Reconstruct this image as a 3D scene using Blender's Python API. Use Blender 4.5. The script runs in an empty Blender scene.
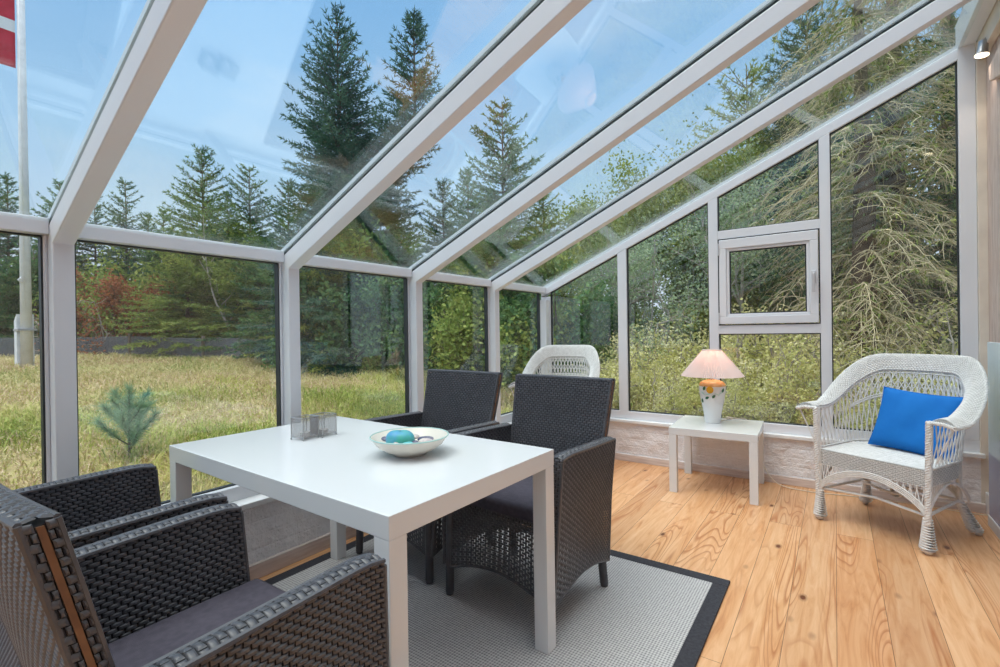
import bpy, math, random
import numpy as np
from mathutils import Vector, Matrix
scn = bpy.context.scene
COL = scn.collection
PI = math.pi
random.seed(7)

# ------------------------------------------------------------------ mesh builder
class MB:
    def __init__(s): s.v = []; s.f = []; s.m = []; s.mi = 0
    def add(s, vs, fs):
        o = len(s.v); s.v.extend([tuple(p) for p in vs])
        for f in fs: s.f.append(tuple(i + o for i in f)); s.m.append(s.mi)
    def box(s, x0, x1, y0, y1, z0, z1):
        s.add([(x0,y0,z0),(x1,y0,z0),(x1,y1,z0),(x0,y1,z0),(x0,y0,z1),(x1,y0,z1),(x1,y1,z1),(x0,y1,z1)],
              [(0,3,2,1),(4,5,6,7),(0,1,5,4),(1,2,6,5),(2,3,7,6),(3,0,4,7)])
    def prism_y(s, poly, y0, y1):       # poly of (x,z), counter-clockwise, extruded along y
        n = len(poly)
        s.add([(x, y0, z) for x, z in poly] + [(x, y1, z) for x, z in poly],
              [tuple(range(n)), tuple(range(2*n-1, n-1, -1))] + [((i+1) % n, i, n+i, n+(i+1) % n) for i in range(n)])
    def tube(s, pts, r, n=6, cap=True):
        pts = [Vector(p) for p in pts]; m = len(pts)
        rs = r if isinstance(r, (list, tuple)) else [r]*m
        t0 = (pts[1]-pts[0]).normalized()
        a = t0.orthogonal().normalized(); vs = []
        for i, p in enumerate(pts):
            t = (pts[min(i+1, m-1)] - pts[max(i-1, 0)])
            t = t.normalized() if t.length > 1e-9 else t0
            a = (a - t*a.dot(t)); a = a.normalized() if a.length > 1e-6 else t.orthogonal().normalized()
            b = t.cross(a)
            for k in range(n):
                q = 2*PI*k/n; vs.append(p + (a*math.cos(q) + b*math.sin(q))*rs[i])
        fs = [(i*n+k, i*n+(k+1) % n, (i+1)*n+(k+1) % n, (i+1)*n+k) for i in range(m-1) for k in range(n)]
        if cap: fs += [tuple(range(n-1, -1, -1)), tuple((m-1)*n+k for k in range(n))]
        s.add(vs, fs)
    def lathe(s, prof, n=32, c=(0,0,0), cap=True, flute=None):
        vs = []
        for r, z in prof:
            for k in range(n):
                rr = r*(1 + (flute*(1 if k % 2 else -1) if flute else 0)); q = 2*PI*k/n
                vs.append((c[0]+rr*math.cos(q), c[1]+rr*math.sin(q), c[2]+z))
        m = len(prof)
        fs = [(i*n+k, i*n+(k+1) % n, (i+1)*n+(k+1) % n, (i+1)*n+k) for i in range(m-1) for k in range(n)]
        if cap: fs += [tuple(range(n-1, -1, -1)), tuple((m-1)*n+k for k in range(n))]
        s.add(vs, fs)
    def grid(s, f, nu, nv, closed_u=False):
        vs = [f(i/nu, j/nv) for j in range(nv+1) for i in range(nu+1)]
        w = nu+1
        s.add(vs, [(j*w+i, j*w+i+1, (j+1)*w+i+1, (j+1)*w+i) for j in range(nv) for i in range(nu)])
    def shell(s, f, nu, nv, th):         # sheet with thickness th along its normal
        P = [[Vector(f(i/nu, j/nv)) for i in range(nu+1)] for j in range(nv+1)]
        N = [[nrm(f, i/nu, j/nv) for i in range(nu+1)] for j in range(nv+1)]
        w = nu+1; c = w*(nv+1)
        vs = [P[j][i] for j in range(nv+1) for i in range(w)] + [P[j][i]-N[j][i]*th for j in range(nv+1) for i in range(w)]
        fs = []
        for j in range(nv):
            for i in range(nu):
                a, b, d, e = j*w+i, j*w+i+1, (j+1)*w+i+1, (j+1)*w+i
                fs += [(a, b, d, e), (c+e, c+d, c+b, c+a)]
        for i in range(nu): fs += [(i+1, i, c+i, c+i+1), (nv*w+i, nv*w+i+1, c+nv*w+i+1, c+nv*w+i)]
        for j in range(nv): fs += [(j*w, (j+1)*w, c+(j+1)*w, c+j*w), ((j+1)*w+nu, j*w+nu, c+j*w+nu, c+(j+1)*w+nu)]
        s.add(vs, fs)
    def weave(s, f, U, V, L=.024, H=.0105, up=.0035, gu=.12, gv=.06, lo=.0, out=None):
        if out and nrm(f, .5, .5).dot(Vector(out)) < 0: g_ = f; f = lambda u, v: g_(1-u, v)
        nu = max(1, round(U/L)); nv = max(1, round(V/H))
        for j in range(nv):
            off = .5*(j % 2)
            for i in range(-1, nu+1):
                a = (i+off+gu/2)/nu; b = (i+off+1-gu/2)/nu
                a = max(0, a); b = min(1, b)
                if b-a < .25/nu: continue
                c = (j+gv/2)/nv; d = (j+1-gv/2)/nv
                N = nrm(f, (a+b)/2, (c+d)/2)
                ia, ib = a+(b-a)*.2, b-(b-a)*.2; ic, id_ = c+(d-c)*.22, d-(d-c)*.22
                base = [Vector(f(x, y)) + N*lo for x, y in ((a,c),(b,c),(b,d),(a,d))]
                top = [Vector(f(x, y)) + N*up for x, y in ((ia,ic),(ib,ic),(ib,id_),(ia,id_))]
                s.add(base+top, [(4,5,6,7),(0,1,5,4),(1,2,6,5),(2,3,7,6),(3,0,4,7)])
    def braid(s, pts, R, r, pitch, n=5, strands=3):
        P = resample(pts, pitch/8)
        T = [(P[min(i+1, len(P)-1)]-P[max(i-1, 0)]).normalized() for i in range(len(P))]
        a = T[0].orthogonal().normalized(); A = []
        for t in T:
            a = (a - t*a.dot(t)).normalized(); A.append(a)
        for k in range(strands):
            q = [P[i] + (A[i]*math.cos(i*PI/4+2*PI*k/strands) + T[i].cross(A[i])*math.sin(i*PI/4+2*PI*k/strands))*R for i in range(len(P))]
            s.tube(q, r, n)
    def obj(s, name, mats, parent=None, smooth=True, bevel=0, loc=None, auto=None):
        me = bpy.data.meshes.new(name); me.from_pydata(s.v, [], s.f); me.update()
        mats = mats if isinstance(mats, (list, tuple)) else [mats]
        for m in mats: me.materials.append(m)
        if len(mats) > 1: me.polygons.foreach_set('material_index', s.m)
        o = bpy.data.objects.new(name, me); COL.objects.link(o)
        if smooth:
            me.shade_smooth()
            if auto is not None:
                try: me.set_sharp_from_angle(angle=auto)
                except Exception: pass
        if parent: o.parent = parent
        if loc: o.location = loc
        if bevel:
            b = o.modifiers.new('b', 'BEVEL'); b.width = bevel; b.segments = 2; b.limit_method = 'ANGLE'; b.harden_normals = False
        return o

def nrm(f, u, v, e=.004):
    u0, u1 = max(0, u-e), min(1, u+e); v0, v1 = max(0, v-e), min(1, v+e)
    n = (Vector(f(u1, v)) - Vector(f(u0, v))).cross(Vector(f(u, v1)) - Vector(f(u, v0)))
    return n.normalized() if n.length > 0 else Vector((0,0,1))
def resample(pts, step):
    pts = [Vector(p) for p in pts]; L = [0]
    for a, b in zip(pts, pts[1:]): L.append(L[-1]+(b-a).length)
    n = max(2, int(L[-1]/step)); out = []; k = 0
    for i in range(n+1):
        d = L[-1]*i/n
        while k < len(L)-2 and L[k+1] < d: k += 1
        t = (d-L[k])/max(1e-9, L[k+1]-L[k]); out.append(pts[k].lerp(pts[k+1], min(1, t)))
    return out
def smoothpath(pts, n=8):                # Catmull-Rom through points
    P = [Vector(p) for p in pts]; P = [P[0]*2-P[1]] + P + [P[-1]*2-P[-2]]; out = []
    for i in range(1, len(P)-2):
        for k in range(n):
            t = k/n; a, b, c, d = P[i-1], P[i], P[i+1], P[i+2]
            out.append(.5*((2*b)+(c-a)*t+(2*a-5*b+4*c-d)*t*t+(3*b-a-3*c+d)*t**3))
    out.append(P[-2]); return out

def tag(o, label=None, cat=None, group=None, kind=None):
    if label: o['label'] = label
    if cat: o['category'] = cat
    if group: o['group'] = group
    if kind: o['kind'] = kind
    return o
def empty(name, loc=(0,0,0), rz=0, **k):
    o = bpy.data.objects.new(name, None); o.empty_display_size = .05; COL.objects.link(o)
    o.location = loc; o.rotation_euler = (0,0,rz); return tag(o, **k)
def kids(o): return [c for c in bpy.data.objects if c.parent == o]
def copy_tree(o, parent=None):
    c = o.copy(); COL.objects.link(c); c.parent = parent
    for ch in kids(o): copy_tree(ch, c)
    return c

# ------------------------------------------------------------------ materials
def mat(name, col, rough=.5, metal=0, spec=.5, emit=None, es=0):
    m = bpy.data.materials.new(name); m.use_nodes = True; b = m.node_tree.nodes['Principled BSDF']
    b.inputs['Base Color'].default_value = (*col, 1); b.inputs['Roughness'].default_value = rough
    b.inputs['Metallic'].default_value = metal; b.inputs['Specular IOR Level'].default_value = spec
    if emit: b.inputs['Emission Color'].default_value = (*emit, 1); b.inputs['Emission Strength'].default_value = es
    return m
def N(m, t, **k):
    n = m.node_tree.nodes.new(t)
    for a, v in k.items():
        if a in n.inputs: n.inputs[a].default_value = v
        else: setattr(n, a, v)
    return n
def LK(m, a, b): m.node_tree.links.new(a, b)
def coords(m, scale=(1,1,1), rot=(0,0,0), kind='Object'):
    tc = N(m, 'ShaderNodeTexCoord'); mp = N(m, 'ShaderNodeMapping')
    mp.inputs['Scale'].default_value = scale; mp.inputs['Rotation'].default_value = rot
    LK(m, tc.outputs[kind], mp.inputs[0]); return mp.outputs[0]
def bsdf(m): return m.node_tree.nodes['Principled BSDF']
def ramp(m, fac, stops):
    r = N(m, 'ShaderNodeValToRGB'); e = r.color_ramp.elements
    while len(e) > 1: e.remove(e[-1])
    e[0].position = stops[0][0]; e[0].color = (*stops[0][1], 1)
    for p, c in stops[1:]: x = e.new(p); x.color = (*c, 1)
    LK(m, fac, r.inputs[0]); return r.outputs[0]
def noise(m, vec, scale, detail=4, rough=.5, dist=0):
    n = N(m, 'ShaderNodeTexNoise'); n.inputs['Scale'].default_value = scale; n.inputs['Detail'].default_value = detail
    n.inputs['Roughness'].default_value = rough; n.inputs['Distortion'].default_value = dist
    LK(m, vec, n.inputs['Vector']); return n.outputs[0]
def bump(m, h, st=.3, d=.01):
    b = N(m, 'ShaderNodeBump'); b.inputs['Strength'].default_value = st; b.inputs['Distance'].default_value = d
    LK(m, h, b.inputs['Height']); LK(m, b.outputs[0], bsdf(m).inputs['Normal'])
def mix(m, a, b, fac, mode='MIX'):
    x = N(m, 'ShaderNodeMix', data_type='RGBA', blend_type=mode)
    for s, v in ((x.inputs[0], fac), (x.inputs[6], a), (x.inputs[7], b)):
        if isinstance(v, (int, float)): s.default_value = v
        elif isinstance(v, tuple): s.default_value = (*v, 1)
        else: LK(m, v, s)
    return x.outputs[2]
def mottled(name, c1, c2, scale=6, rough=.6, spec=.3, bst=0, bscale=60):
    m = mat(name, c1, rough, 0, spec); v = coords(m)
    LK(m, ramp(m, noise(m, v, scale), [(.35, c1), (.65, c2)]), bsdf(m).inputs['Base Color'])
    if bst: bump(m, noise(m, v, bscale), bst, .004)
    return m

M = {}
M['frame'] = mat('white_aluminium', (.75,.76,.80), .32)
M['gasket'] = mat('black_gasket', (.03,.035,.04), .5)
M['white_lacquer'] = mat('white_lacquer', (.75,.765,.785), .16)
M['sill'] = mat('white_painted_sill', (.82,.82,.83), .4)
M['board_white'] = mottled('white_painted_board', (.78,.77,.76), (.70,.69,.69), 9, .5)
M['cream'] = mottled('cream_board', (.78,.70,.60), (.70,.62,.53), 8, .6)
M['grey_metal'] = mat('brushed_grey_metal', (.42,.42,.43), .35, .8)
M['bar'] = mat('grey_outer_glazing_bar', (.50,.53,.56), .4)
M['handle'] = mat('grey_handle', (.62,.62,.65), .3, .3)
# plaster over brick
m = mat('white_brick_plaster', (.78,.76,.77), .75); v = coords(m)
br = N(m, 'ShaderNodeTexBrick'); br.inputs['Scale'].default_value = 1; br.inputs['Brick Width'].default_value = .23
br.inputs['Row Height'].default_value = .065; br.inputs['Mortar Size'].default_value = .006; br.inputs['Mortar Smooth'].default_value = .8
vr = N(m, 'ShaderNodeVectorMath', operation='MULTIPLY'); sw = N(m, 'ShaderNodeSeparateXYZ'); cb = N(m, 'ShaderNodeCombineXYZ')
LK(m, v, sw.inputs[0]); ad = N(m, 'ShaderNodeMath', operation='ADD'); LK(m, sw.outputs[0], ad.inputs[0]); LK(m, sw.outputs[1], ad.inputs[1])
LK(m, ad.outputs[0], cb.inputs[0]); LK(m, sw.outputs[2], cb.inputs[1]); LK(m, cb.outputs[0], br.inputs['Vector'])
br.inputs['Color1'].default_value = (1,1,1,1); br.inputs['Color2'].default_value = (.9,.9,.9,1); br.inputs['Mortar'].default_value = (.35,.35,.35,1)
hh = mix(m, br.outputs[0], noise(m, v, 6.5, 6, .62), .955); bump(m, hh, 1.0, .06)
LK(m, ramp(m, noise(m, v, 5), [(.3, (.84,.82,.84)), (.7, (.91,.89,.91))]), bsdf(m).inputs['Base Color'])
M['plaster'] = m
# weathered skirting
m = mat('weathered_skirting_wood', (.5,.38,.32), .6); v = coords(m, (3,3,40))
LK(m, ramp(m, noise(m, v, 2, 6), [(.3, (.60,.49,.45)), (.7, (.78,.69,.65))]), bsdf(m).inputs['Base Color']); M['skirting'] = m
# pale timber wall
m = mat('pale_timber_boards', (.6,.45,.38), .55); v = coords(m, (1,1,.12))
g1 = noise(m, v, 30, 6, .6, 1.5)
c = ramp(m, g1, [(.3, (.50,.36,.31)), (.55, (.66,.52,.46)), (.75, (.72,.60,.54))])
v2 = coords(m); w = N(m, 'ShaderNodeTexWave', wave_type='BANDS', bands_direction='Y', wave_profile='SAW'); w.inputs['Scale'].default_value = 2.6; LK(m, v2, w.inputs['Vector'])
c = mix(m, c, (.22,.15,.12), ramp(m, w.outputs[0], [(.0, (1,1,1)), (.03, (0,0,0))]))
LK(m, c, bsdf(m).inputs['Base Color']); M['timber'] = m
# pine floor: long boards running to the gable
m = mat('knotty_pine_floor', (.6,.35,.15), .33); v = coords(m)
sp = N(m, 'ShaderNodeSeparateXYZ'); LK(m, v, sp.inputs[0]); cb = N(m, 'ShaderNodeCombineXYZ')
LK(m, sp.outputs[1], cb.inputs[0]); LK(m, sp.outputs[0], cb.inputs[1])
br = N(m, 'ShaderNodeTexBrick'); br.offset = .37; br.inputs['Scale'].default_value = 1; br.inputs['Brick Width'].default_value = 2.3
br.inputs['Row Height'].default_value = .160; br.inputs['Mortar Size'].default_value = .0011; br.inputs['Mortar Smooth'].default_value = .2; br.inputs['Bias'].default_value = 0
br.inputs['Color1'].default_value = (0,0,0,1); br.inputs['Color2'].default_value = (1,1,1,1); br.inputs['Mortar'].default_value = (0,0,0,1)
LK(m, cb.outputs[0], br.inputs['Vector'])
# per-board offset of the grain
sc = N(m, 'ShaderNodeVectorMath', operation='SCALE'); sc.inputs['Scale'].default_value = 7.3; LK(m, br.outputs[0], sc.inputs[0])
av = N(m, 'ShaderNodeVectorMath', operation='ADD'); LK(m, v, av.inputs[0]); LK(m, sc.outputs[0], av.inputs[1])
mp = N(m, 'ShaderNodeMapping'); mp.inputs['Scale'].default_value = (1,.085,1); LK(m, av.outputs[0], mp.inputs[0])
gr = noise(m, mp.outputs[0], 26, 5, .62, 1.2)
cg = ramp(m, gr, [(.25, (.52,.23,.09)), (.42, (.68,.37,.18)), (.6, (.77,.47,.26)), (.78, (.82,.55,.34))])
tone = ramp(m, br.outputs[0], [(0, (.80,.72,.66)), (.3, (1,.97,.95)), (.7, (1.0,.94,.88)), (1, (.88,.76,.68))])
cg = mix(m, cg, tone, 1.0, 'MULTIPLY')
# cathedral rings around the heart of each board
mp2 = N(m, 'ShaderNodeMapping'); mp2.inputs['Scale'].default_value = (1,.10,1); LK(m, av.outputs[0], mp2.inputs[0])
rn = noise(m, mp2.outputs[0], 5.5, 1.5, .5, .4)
mu = N(m, 'ShaderNodeMath', operation='MULTIPLY'); mu.inputs[1].default_value = 26; LK(m, rn, mu.inputs[0])
fr = N(m, 'ShaderNodeMath', operation='FRACT'); LK(m, mu.outputs[0], fr.inputs[0])
rl = ramp(m, fr.outputs[0], [(0, (0,0,0)), (.60, (0,0,0)), (.9, (1,1,1)), (1, (0,0,0))])
hm = ramp(m, rn, [(.50, (0,0,0)), (.58, (.75,.75,.75))])
rm = mix(m, rl, hm, 1.0, 'MULTIPLY'); cg = mix(m, cg, (.40,.12,.03), rm)
# knots
mk = N(m, 'ShaderNodeMapping'); mk.inputs['Scale'].default_value = (1,.50,1); LK(m, av.outputs[0], mk.inputs[0])
vo = N(m, 'ShaderNodeTexVoronoi', feature='F1'); vo.inputs['Scale'].default_value = 6.8; vo.inputs['Randomness'].default_value = 1; LK(m, mk.outputs[0], vo.inputs['Vector'])
nk = noise(m, mk.outputs[0], 30, 3); ak = N(m, 'ShaderNodeMath', operation='MULTIPLY_ADD'); LK(m, nk, ak.inputs[0]); ak.inputs[1].default_value = .06; LK(m, vo.outputs['Distance'], ak.inputs[2])
kn = ramp(m, ak.outputs[0], [(.085, (1,1,1)), (.11, (.45,.45,.45)), (.17, (0,0,0))]); cg = mix(m, cg, (.16,.05,.02), kn)
cg = mix(m, cg, (.20,.09,.04), br.outputs['Fac'])
LK(m, cg, bsdf(m).inputs['Base Color']); bump(m, gr, .06, .003); M['pine'] = m
# rug
m = mat('grey_sisal', (.45,.44,.45), .9, 0, .2); v = coords(m, (1,1,1), (0,0,.0))
wx = N(m, 'ShaderNodeTexWave', wave_type='BANDS', bands_direction='X'); wx.inputs['Scale'].default_value = 30; wx.inputs['Distortion'].default_value = .4; LK(m, v, wx.inputs['Vector'])
wy = N(m, 'ShaderNodeTexWave', wave_type='BANDS', bands_direction='Y'); wy.inputs['Scale'].default_value = 26; wy.inputs['Distortion'].default_value = .4; LK(m, v, wy.inputs['Vector'])
wm = mix(m, wx.outputs[0], wy.outputs[0], .5); n1 = noise(m, v, 90, 3)
c = ramp(m, mix(m, wm, n1, .4), [(.28, (.25,.24,.25)), (.5, (.47,.46,.46)), (.72, (.62,.61,.60))])
LK(m, c, bsdf(m).inputs['Base Color']); bump(m, wm, .5, .003); M['rug'] = m
M['rug_border'] = mottled('charcoal_cotton_binding', (.040,.040,.048), (.055,.055,.065), 80, .85, .2, .3, 400)
M['rattan'] = mottled('charcoal_plastic_weave', (.062,.062,.072), (.082,.082,.094), 30, .34, .6)
M['rattan_core'] = mat('dark_rattan_core', (.018,.018,.021), .8)
M['brown'] = mottled('brown_frame_strip', (.24,.12,.06), (.16,.08,.045), 20, .5)
M['seat_cloth'] = mottled('aubergine_grey_cloth', (.062,.056,.075), (.078,.07,.092), 60, .85, .2, .2, 500)
M['wicker'] = mottled('white_painted_wicker', (.80,.79,.77), (.70,.69,.67), 40, .5)
M['wicker_core'] = mat('wicker_gaps', (.48,.47,.46), .8)
M['blue'] = mottled('cobalt_blue_cotton', (.010,.155,.52), (.014,.185,.58), 8, .8, .2, .25, 25)
M['shade'] = mat('pleated_shade_fabric', (.88,.82,.80), .8)
_b = bsdf(M['shade']); _nt = M['shade'].node_tree
_tr = _nt.nodes.new('ShaderNodeBsdfTranslucent'); _tr.inputs[0].default_value = (1,.86,.82,1); _mx = _nt.nodes.new('ShaderNodeMixShader'); _mx.inputs[0].default_value = .4
_nt.links.new(_b.outputs[0], _mx.inputs[1]); _nt.links.new(_tr.outputs[0], _mx.inputs[2]); _nt.links.new(_mx.outputs[0], _nt.nodes['Material Output'].inputs[0])
M['bulb'] = mat('warm_bulb', (1,.8,.6), .5, emit=(1,.62,.38), es=3)
M['spot_face'] = mat('warm_spot_face', (1,.9,.7), .5, emit=(1,.80,.55), es=5)
M['ceramic'] = mat('white_glazed_ceramic', (.84,.85,.83), .18)
M['yellow_glaze'] = mat('yellow_glaze', (.85,.45,.04), .25); M['orange_glaze'] = mottled('orange_glaze', (.86,.46,.16), (.88,.62,.34), 40, .25)
M['green_glaze'] = mat('green_glaze', (.03,.16,.07), .3); M['mint_glaze'] = mat('mint_glaze', (.50,.72,.62), .3)
M['cord'] = mat('cream_plastic', (.75,.68,.55), .5)
M['bowl'] = mottled('cream_ceramic', (.78,.74,.66), (.72,.67,.59), 12, .3)
M['bowl_rim'] = mat('pale_turquoise_rim', (.45,.66,.62), .3)
M['turq'] = mottled('turquoise_stone', (.10,.34,.62), (.08,.45,.36), 22, .4)
M['sky_stone'] = mat('aqua_stone', (.13,.55,.58), .4)
M['dark_shell'] = mottled('dark_blue_shell', (.05,.06,.12), (.25,.25,.33), 60, .4); M['pale_shell'] = mottled('pale_shell', (.70,.62,.56), (.45,.38,.42), 70, .4)
M['wax'] = mat('white_wax', (.62,.60,.58), .5)
def glassmat(name, tint, r0, rough=0.0):
    m = bpy.data.materials.new(name); m.use_nodes = True; nt = m.node_tree; nt.nodes.clear()
    out = nt.nodes.new('ShaderNodeOutputMaterial'); mx = nt.nodes.new('ShaderNodeMixShader')
    t = nt.nodes.new('ShaderNodeBsdfTransparent'); t.inputs[0].default_value = (*tint, 1)
    g = nt.nodes.new('ShaderNodeBsdfGlossy'); g.inputs['Roughness'].default_value = rough; g.inputs[0].default_value = (.95,1,.98,1)
    ge = nt.nodes.new('ShaderNodeNewGeometry'); d = nt.nodes.new('ShaderNodeVectorMath'); d.operation = 'DOT_PRODUCT'
    nt.links.new(ge.outputs['Incoming'], d.inputs[0]); nt.links.new(ge.outputs['Normal'], d.inputs[1])
    def mth(op, a, b=None):
        n = nt.nodes.new('ShaderNodeMath'); n.operation = op; n.use_clamp = False
        for i, x in enumerate((a, b)):
            if x is None: continue
            if isinstance(x, (int, float)): n.inputs[i].default_value = x
            else: nt.links.new(x, n.inputs[i])
        return n.outputs[0]
    a = mth('ABSOLUTE', d.outputs['Value']); o = mth('SUBTRACT', 1, a); p = mth('POWER', o, 5)
    k = mth('MULTIPLY', p, 1-r0); k = mth('ADD', k, r0)
    nt.links.new(k, mx.inputs[0]); nt.links.new(t.outputs[0], mx.inputs[1]); nt.links.new(g.outputs[0], mx.inputs[2]); nt.links.new(mx.outputs[0], out.inputs[0])
    return m
M['glass'] = glassmat('window_glass', (.955,.975,.968), .055)
M['roof_glass'] = glassmat('roof_glass', (.94,.97,.96), .075)
# fine wire mesh of the candle boxes
m = bpy.data.materials.new('fine_wire_mesh'); m.use_nodes = True
mx = N(m, 'ShaderNodeMixShader'); tr = N(m, 'ShaderNodeBsdfTransparent'); mx.inputs[0].default_value = .26
bsdf(m).inputs['Base Color'].default_value = (.42,.41,.41,1); bsdf(m).inputs['Roughness'].default_value = .5
LK(m, tr.outputs[0], mx.inputs[1]); LK(m, bsdf(m).outputs[0], mx.inputs[2]); LK(m, mx.outputs[0], m.node_tree.nodes['Material Output'].inputs[0]); M['mesh'] = m
m = bpy.data.materials.new('grey_reflection_band'); m.use_nodes = True  # see-through grey for the added band that imitates a window reflection
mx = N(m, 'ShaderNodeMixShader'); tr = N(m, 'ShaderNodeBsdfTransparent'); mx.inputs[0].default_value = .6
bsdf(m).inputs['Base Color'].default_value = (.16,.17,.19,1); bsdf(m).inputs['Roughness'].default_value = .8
LK(m, tr.outputs[0], mx.inputs[1]); LK(m, bsdf(m).outputs[0], mx.inputs[2]); LK(m, mx.outputs[0], m.node_tree.nodes['Material Output'].inputs[0]); M['reflection_grey'] = m

def foliage(name, cols, scale=1.5, tr=.35, wide=False):
    m = mat(name, cols[0], .7, 0, .2); v = coords(m)
    oi = N(m, 'ShaderNodeObjectInfo'); ad = N(m, 'ShaderNodeVectorMath', operation='ADD')
    sc = N(m, 'ShaderNodeMath', operation='MULTIPLY'); sc.inputs[1].default_value = 20; LK(m, oi.outputs['Random'], sc.inputs[0])
    LK(m, v, ad.inputs[0]); LK(m, sc.outputs[0], ad.inputs[1])
    f = mix(m, noise(m, ad.outputs[0], scale, 3, .6), noise(m, ad.outputs[0], scale*(40 if wide else 9), 2, .6), .45)
    n = len(cols); c = ramp(m, f, [((.40+.20*i/(n-1) if wide else .37+.26*i/(n-1)), x) for i, x in enumerate(cols)])
    LK(m, c, bsdf(m).inputs['Base Color'])
    t = N(m, 'ShaderNodeBsdfTranslucent'); LK(m, c, t.inputs[0]); mx = N(m, 'ShaderNodeMixShader'); mx.inputs[0].default_value = tr
    LK(m, bsdf(m).outputs[0], mx.inputs[1]); LK(m, t.outputs[0], mx.inputs[2]); LK(m, mx.outputs[0], m.node_tree.nodes['Material Output'].inputs[0])
    return m
M['spruce'] = foliage('spruce_needles', [(.05,.13,.065), (.11,.22,.085), (.23,.34,.11)])
M['blue_spruce'] = foliage('dark_spruce_needles', [(.035,.10,.075), (.075,.16,.11), (.14,.24,.14)])
M['pine_leaf'] = foliage('yellow_green_foliage', [(.14,.22,.05), (.28,.36,.09), (.46,.48,.14)], 1.2)
M['red_leaf'] = foliage('russet_foliage', [(.20,.08,.05), (.36,.13,.06), (.52,.22,.09)], 2)
M['olive'] = foliage('olive_yellow_leaves', [(.46,.50,.17), (.74,.70,.30), (.93,.88,.62)], 2.5, .4)
M['grey_leaf'] = foliage('grey_green_leaves', [(.18,.26,.14), (.32,.42,.22), (.50,.56,.34)], 1.5)
M['seed_leaf'] = foliage('pale_pine_needles', [(.20,.34,.20), (.30,.46,.28)], 5)
M['bark'] = mottled('grey_brown_bark', (.10,.075,.06), (.17,.13,.10), 12, .9, .1)
M['pale_bark'] = mottled('pale_grey_bark', (.32,.28,.24), (.48,.43,.38), 9, .9, .1)
M['dead_twig'] = mottled('pale_dead_twigs', (.42,.36,.22), (.60,.52,.34), 10, .9, .1)
M['grass'] = foliage('dry_grass_blades', wide=True, cols= [(.20,.27,.06), (.42,.42,.14), (.70,.56,.36), (.36,.38,.08), (.74,.60,.42), (.50,.34,.22), (.45,.46,.12)], scale=.55, tr=.3)
m = mat('lawn_soil', (.4,.35,.15), .95, 0, .1); v = coords(m)
f = mix(m, noise(m, v, .8, 5, .6), noise(m, v, 14, 4, .7), .4)
LK(m, ramp(m, f, [(.35, (.20,.24,.06)), (.45, (.38,.35,.13)), (.55, (.48,.36,.22)), (.65, (.30,.30,.09))]), bsdf(m).inputs['Base Color']); M['soil'] = m
M['flag_red'] = mottled('red_flag_cloth', (.55,.05,.08), (.48,.04,.06), 6, .7, .2); M['flag_white'] = mat('white_flag_cloth', (.75,.77,.80), .7)
M['pole'] = mottled('white_painted_pole', (.80,.80,.82), (.70,.70,.72), 9, .5)
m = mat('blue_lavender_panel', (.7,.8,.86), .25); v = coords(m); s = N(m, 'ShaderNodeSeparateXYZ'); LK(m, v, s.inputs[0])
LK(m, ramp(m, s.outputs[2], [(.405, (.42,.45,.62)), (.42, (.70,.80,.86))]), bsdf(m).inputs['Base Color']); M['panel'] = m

# ------------------------------------------------------------------ the room
S = .438                                 # rise of the roof per metre
def zu(x): return 1.4645 + S*x           # underside of the rafters
def zg(x): return zu(x) + .088           # underside of roof glass
PW = .0606
POSTS = [-6.229, -5.34, -4.451, -3.562, -2.677, -1.784, -.895]
b = MB(); b.box(-.02, 3.02, -6.25, .02, -.06, 0); tag(b.obj('floor', M['pine'], smooth=False), kind='structure')
b = MB(); b.box(-.16, .02, -6.25, .16, -.2, .335); b.obj('wall_left', M['plaster'], smooth=False)['kind'] = 'structure'
b = MB(); b.box(.02, 3.02, -.02, .16, -.2, .33); b.obj('wall_far', M['plaster'], smooth=False)['kind'] = 'structure'
b = MB(); b.box(3.0, 3.12, -6.25, .0, -.2, 3.3); b.obj('wall_right', M['timber'], smooth=False)['kind'] = 'structure'
b = MB(); b.prism_y([(-.16,-.2), (3.12,-.2), (3.12,3.1), (3.0,2.85), (-.16,1.44)], -6.40, -6.25); b.obj('wall_near', M['timber'], smooth=False)['kind'] = 'structure'
b = MB(); b.box(.02, .041, -6.25, -.04, 0, .072); b.obj('baseboard_left', M['skirting'], smooth=False, bevel=.003)['kind'] = 'structure'
b = MB(); b.box(.041, 2.975, -.04, -.02, 0, .058); b.obj('baseboard_far', M['skirting'], smooth=False, bevel=.003)['kind'] = 'structure'
b = MB(); b.box(2.975, 3.0, -6.25, -.02, 0, .13); b.obj('baseboard_right', M['board_white'], smooth=False, bevel=.004)['kind'] = 'structure'
ti = [0]
def trim(bm, m, **k):
    ti[0] += 1; o = bm.obj('trim_%d' % ti[0], m, smooth=False, **k); o['kind'] = 'structure'; return o
b = MB(); b.box(-.12, .038, -6.25, -.0, .335, .362); trim(b, M['sill'], bevel=.004)
b = MB(); b.box(.038, 2.975, -.045, .10, .33, .357); trim(b, M['sill'], bevel=.004)
# posts with rafters (one continuous white portal each)
for p in POSTS:
    b = MB()
    xe = 2.96
    poly = [(-.1,.362), (0,.362), (0,zu(0)), (xe,zu(xe)), (xe,zu(xe)+.088), (-.1,zg(-.1))]
    b.prism_y(poly, p, p+PW); trim(b, M['frame'], bevel=.004)
# ridge beam, right gable post, cream board
b = MB(); b.box(2.879, 2.96, -6.25, .06, 2.835, 3.0); trim(b, M['frame'], bevel=.004)
b = MB(); b.box(2.9575, 3.0, -.022, .06, .0, 2.835); trim(b, M['cream'], bevel=.002)
b = MB(); b.box(2.962, 3.0, -6.25, -.022, 2.72, 3.05); trim(b, M['cream'], bevel=.004)
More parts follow.
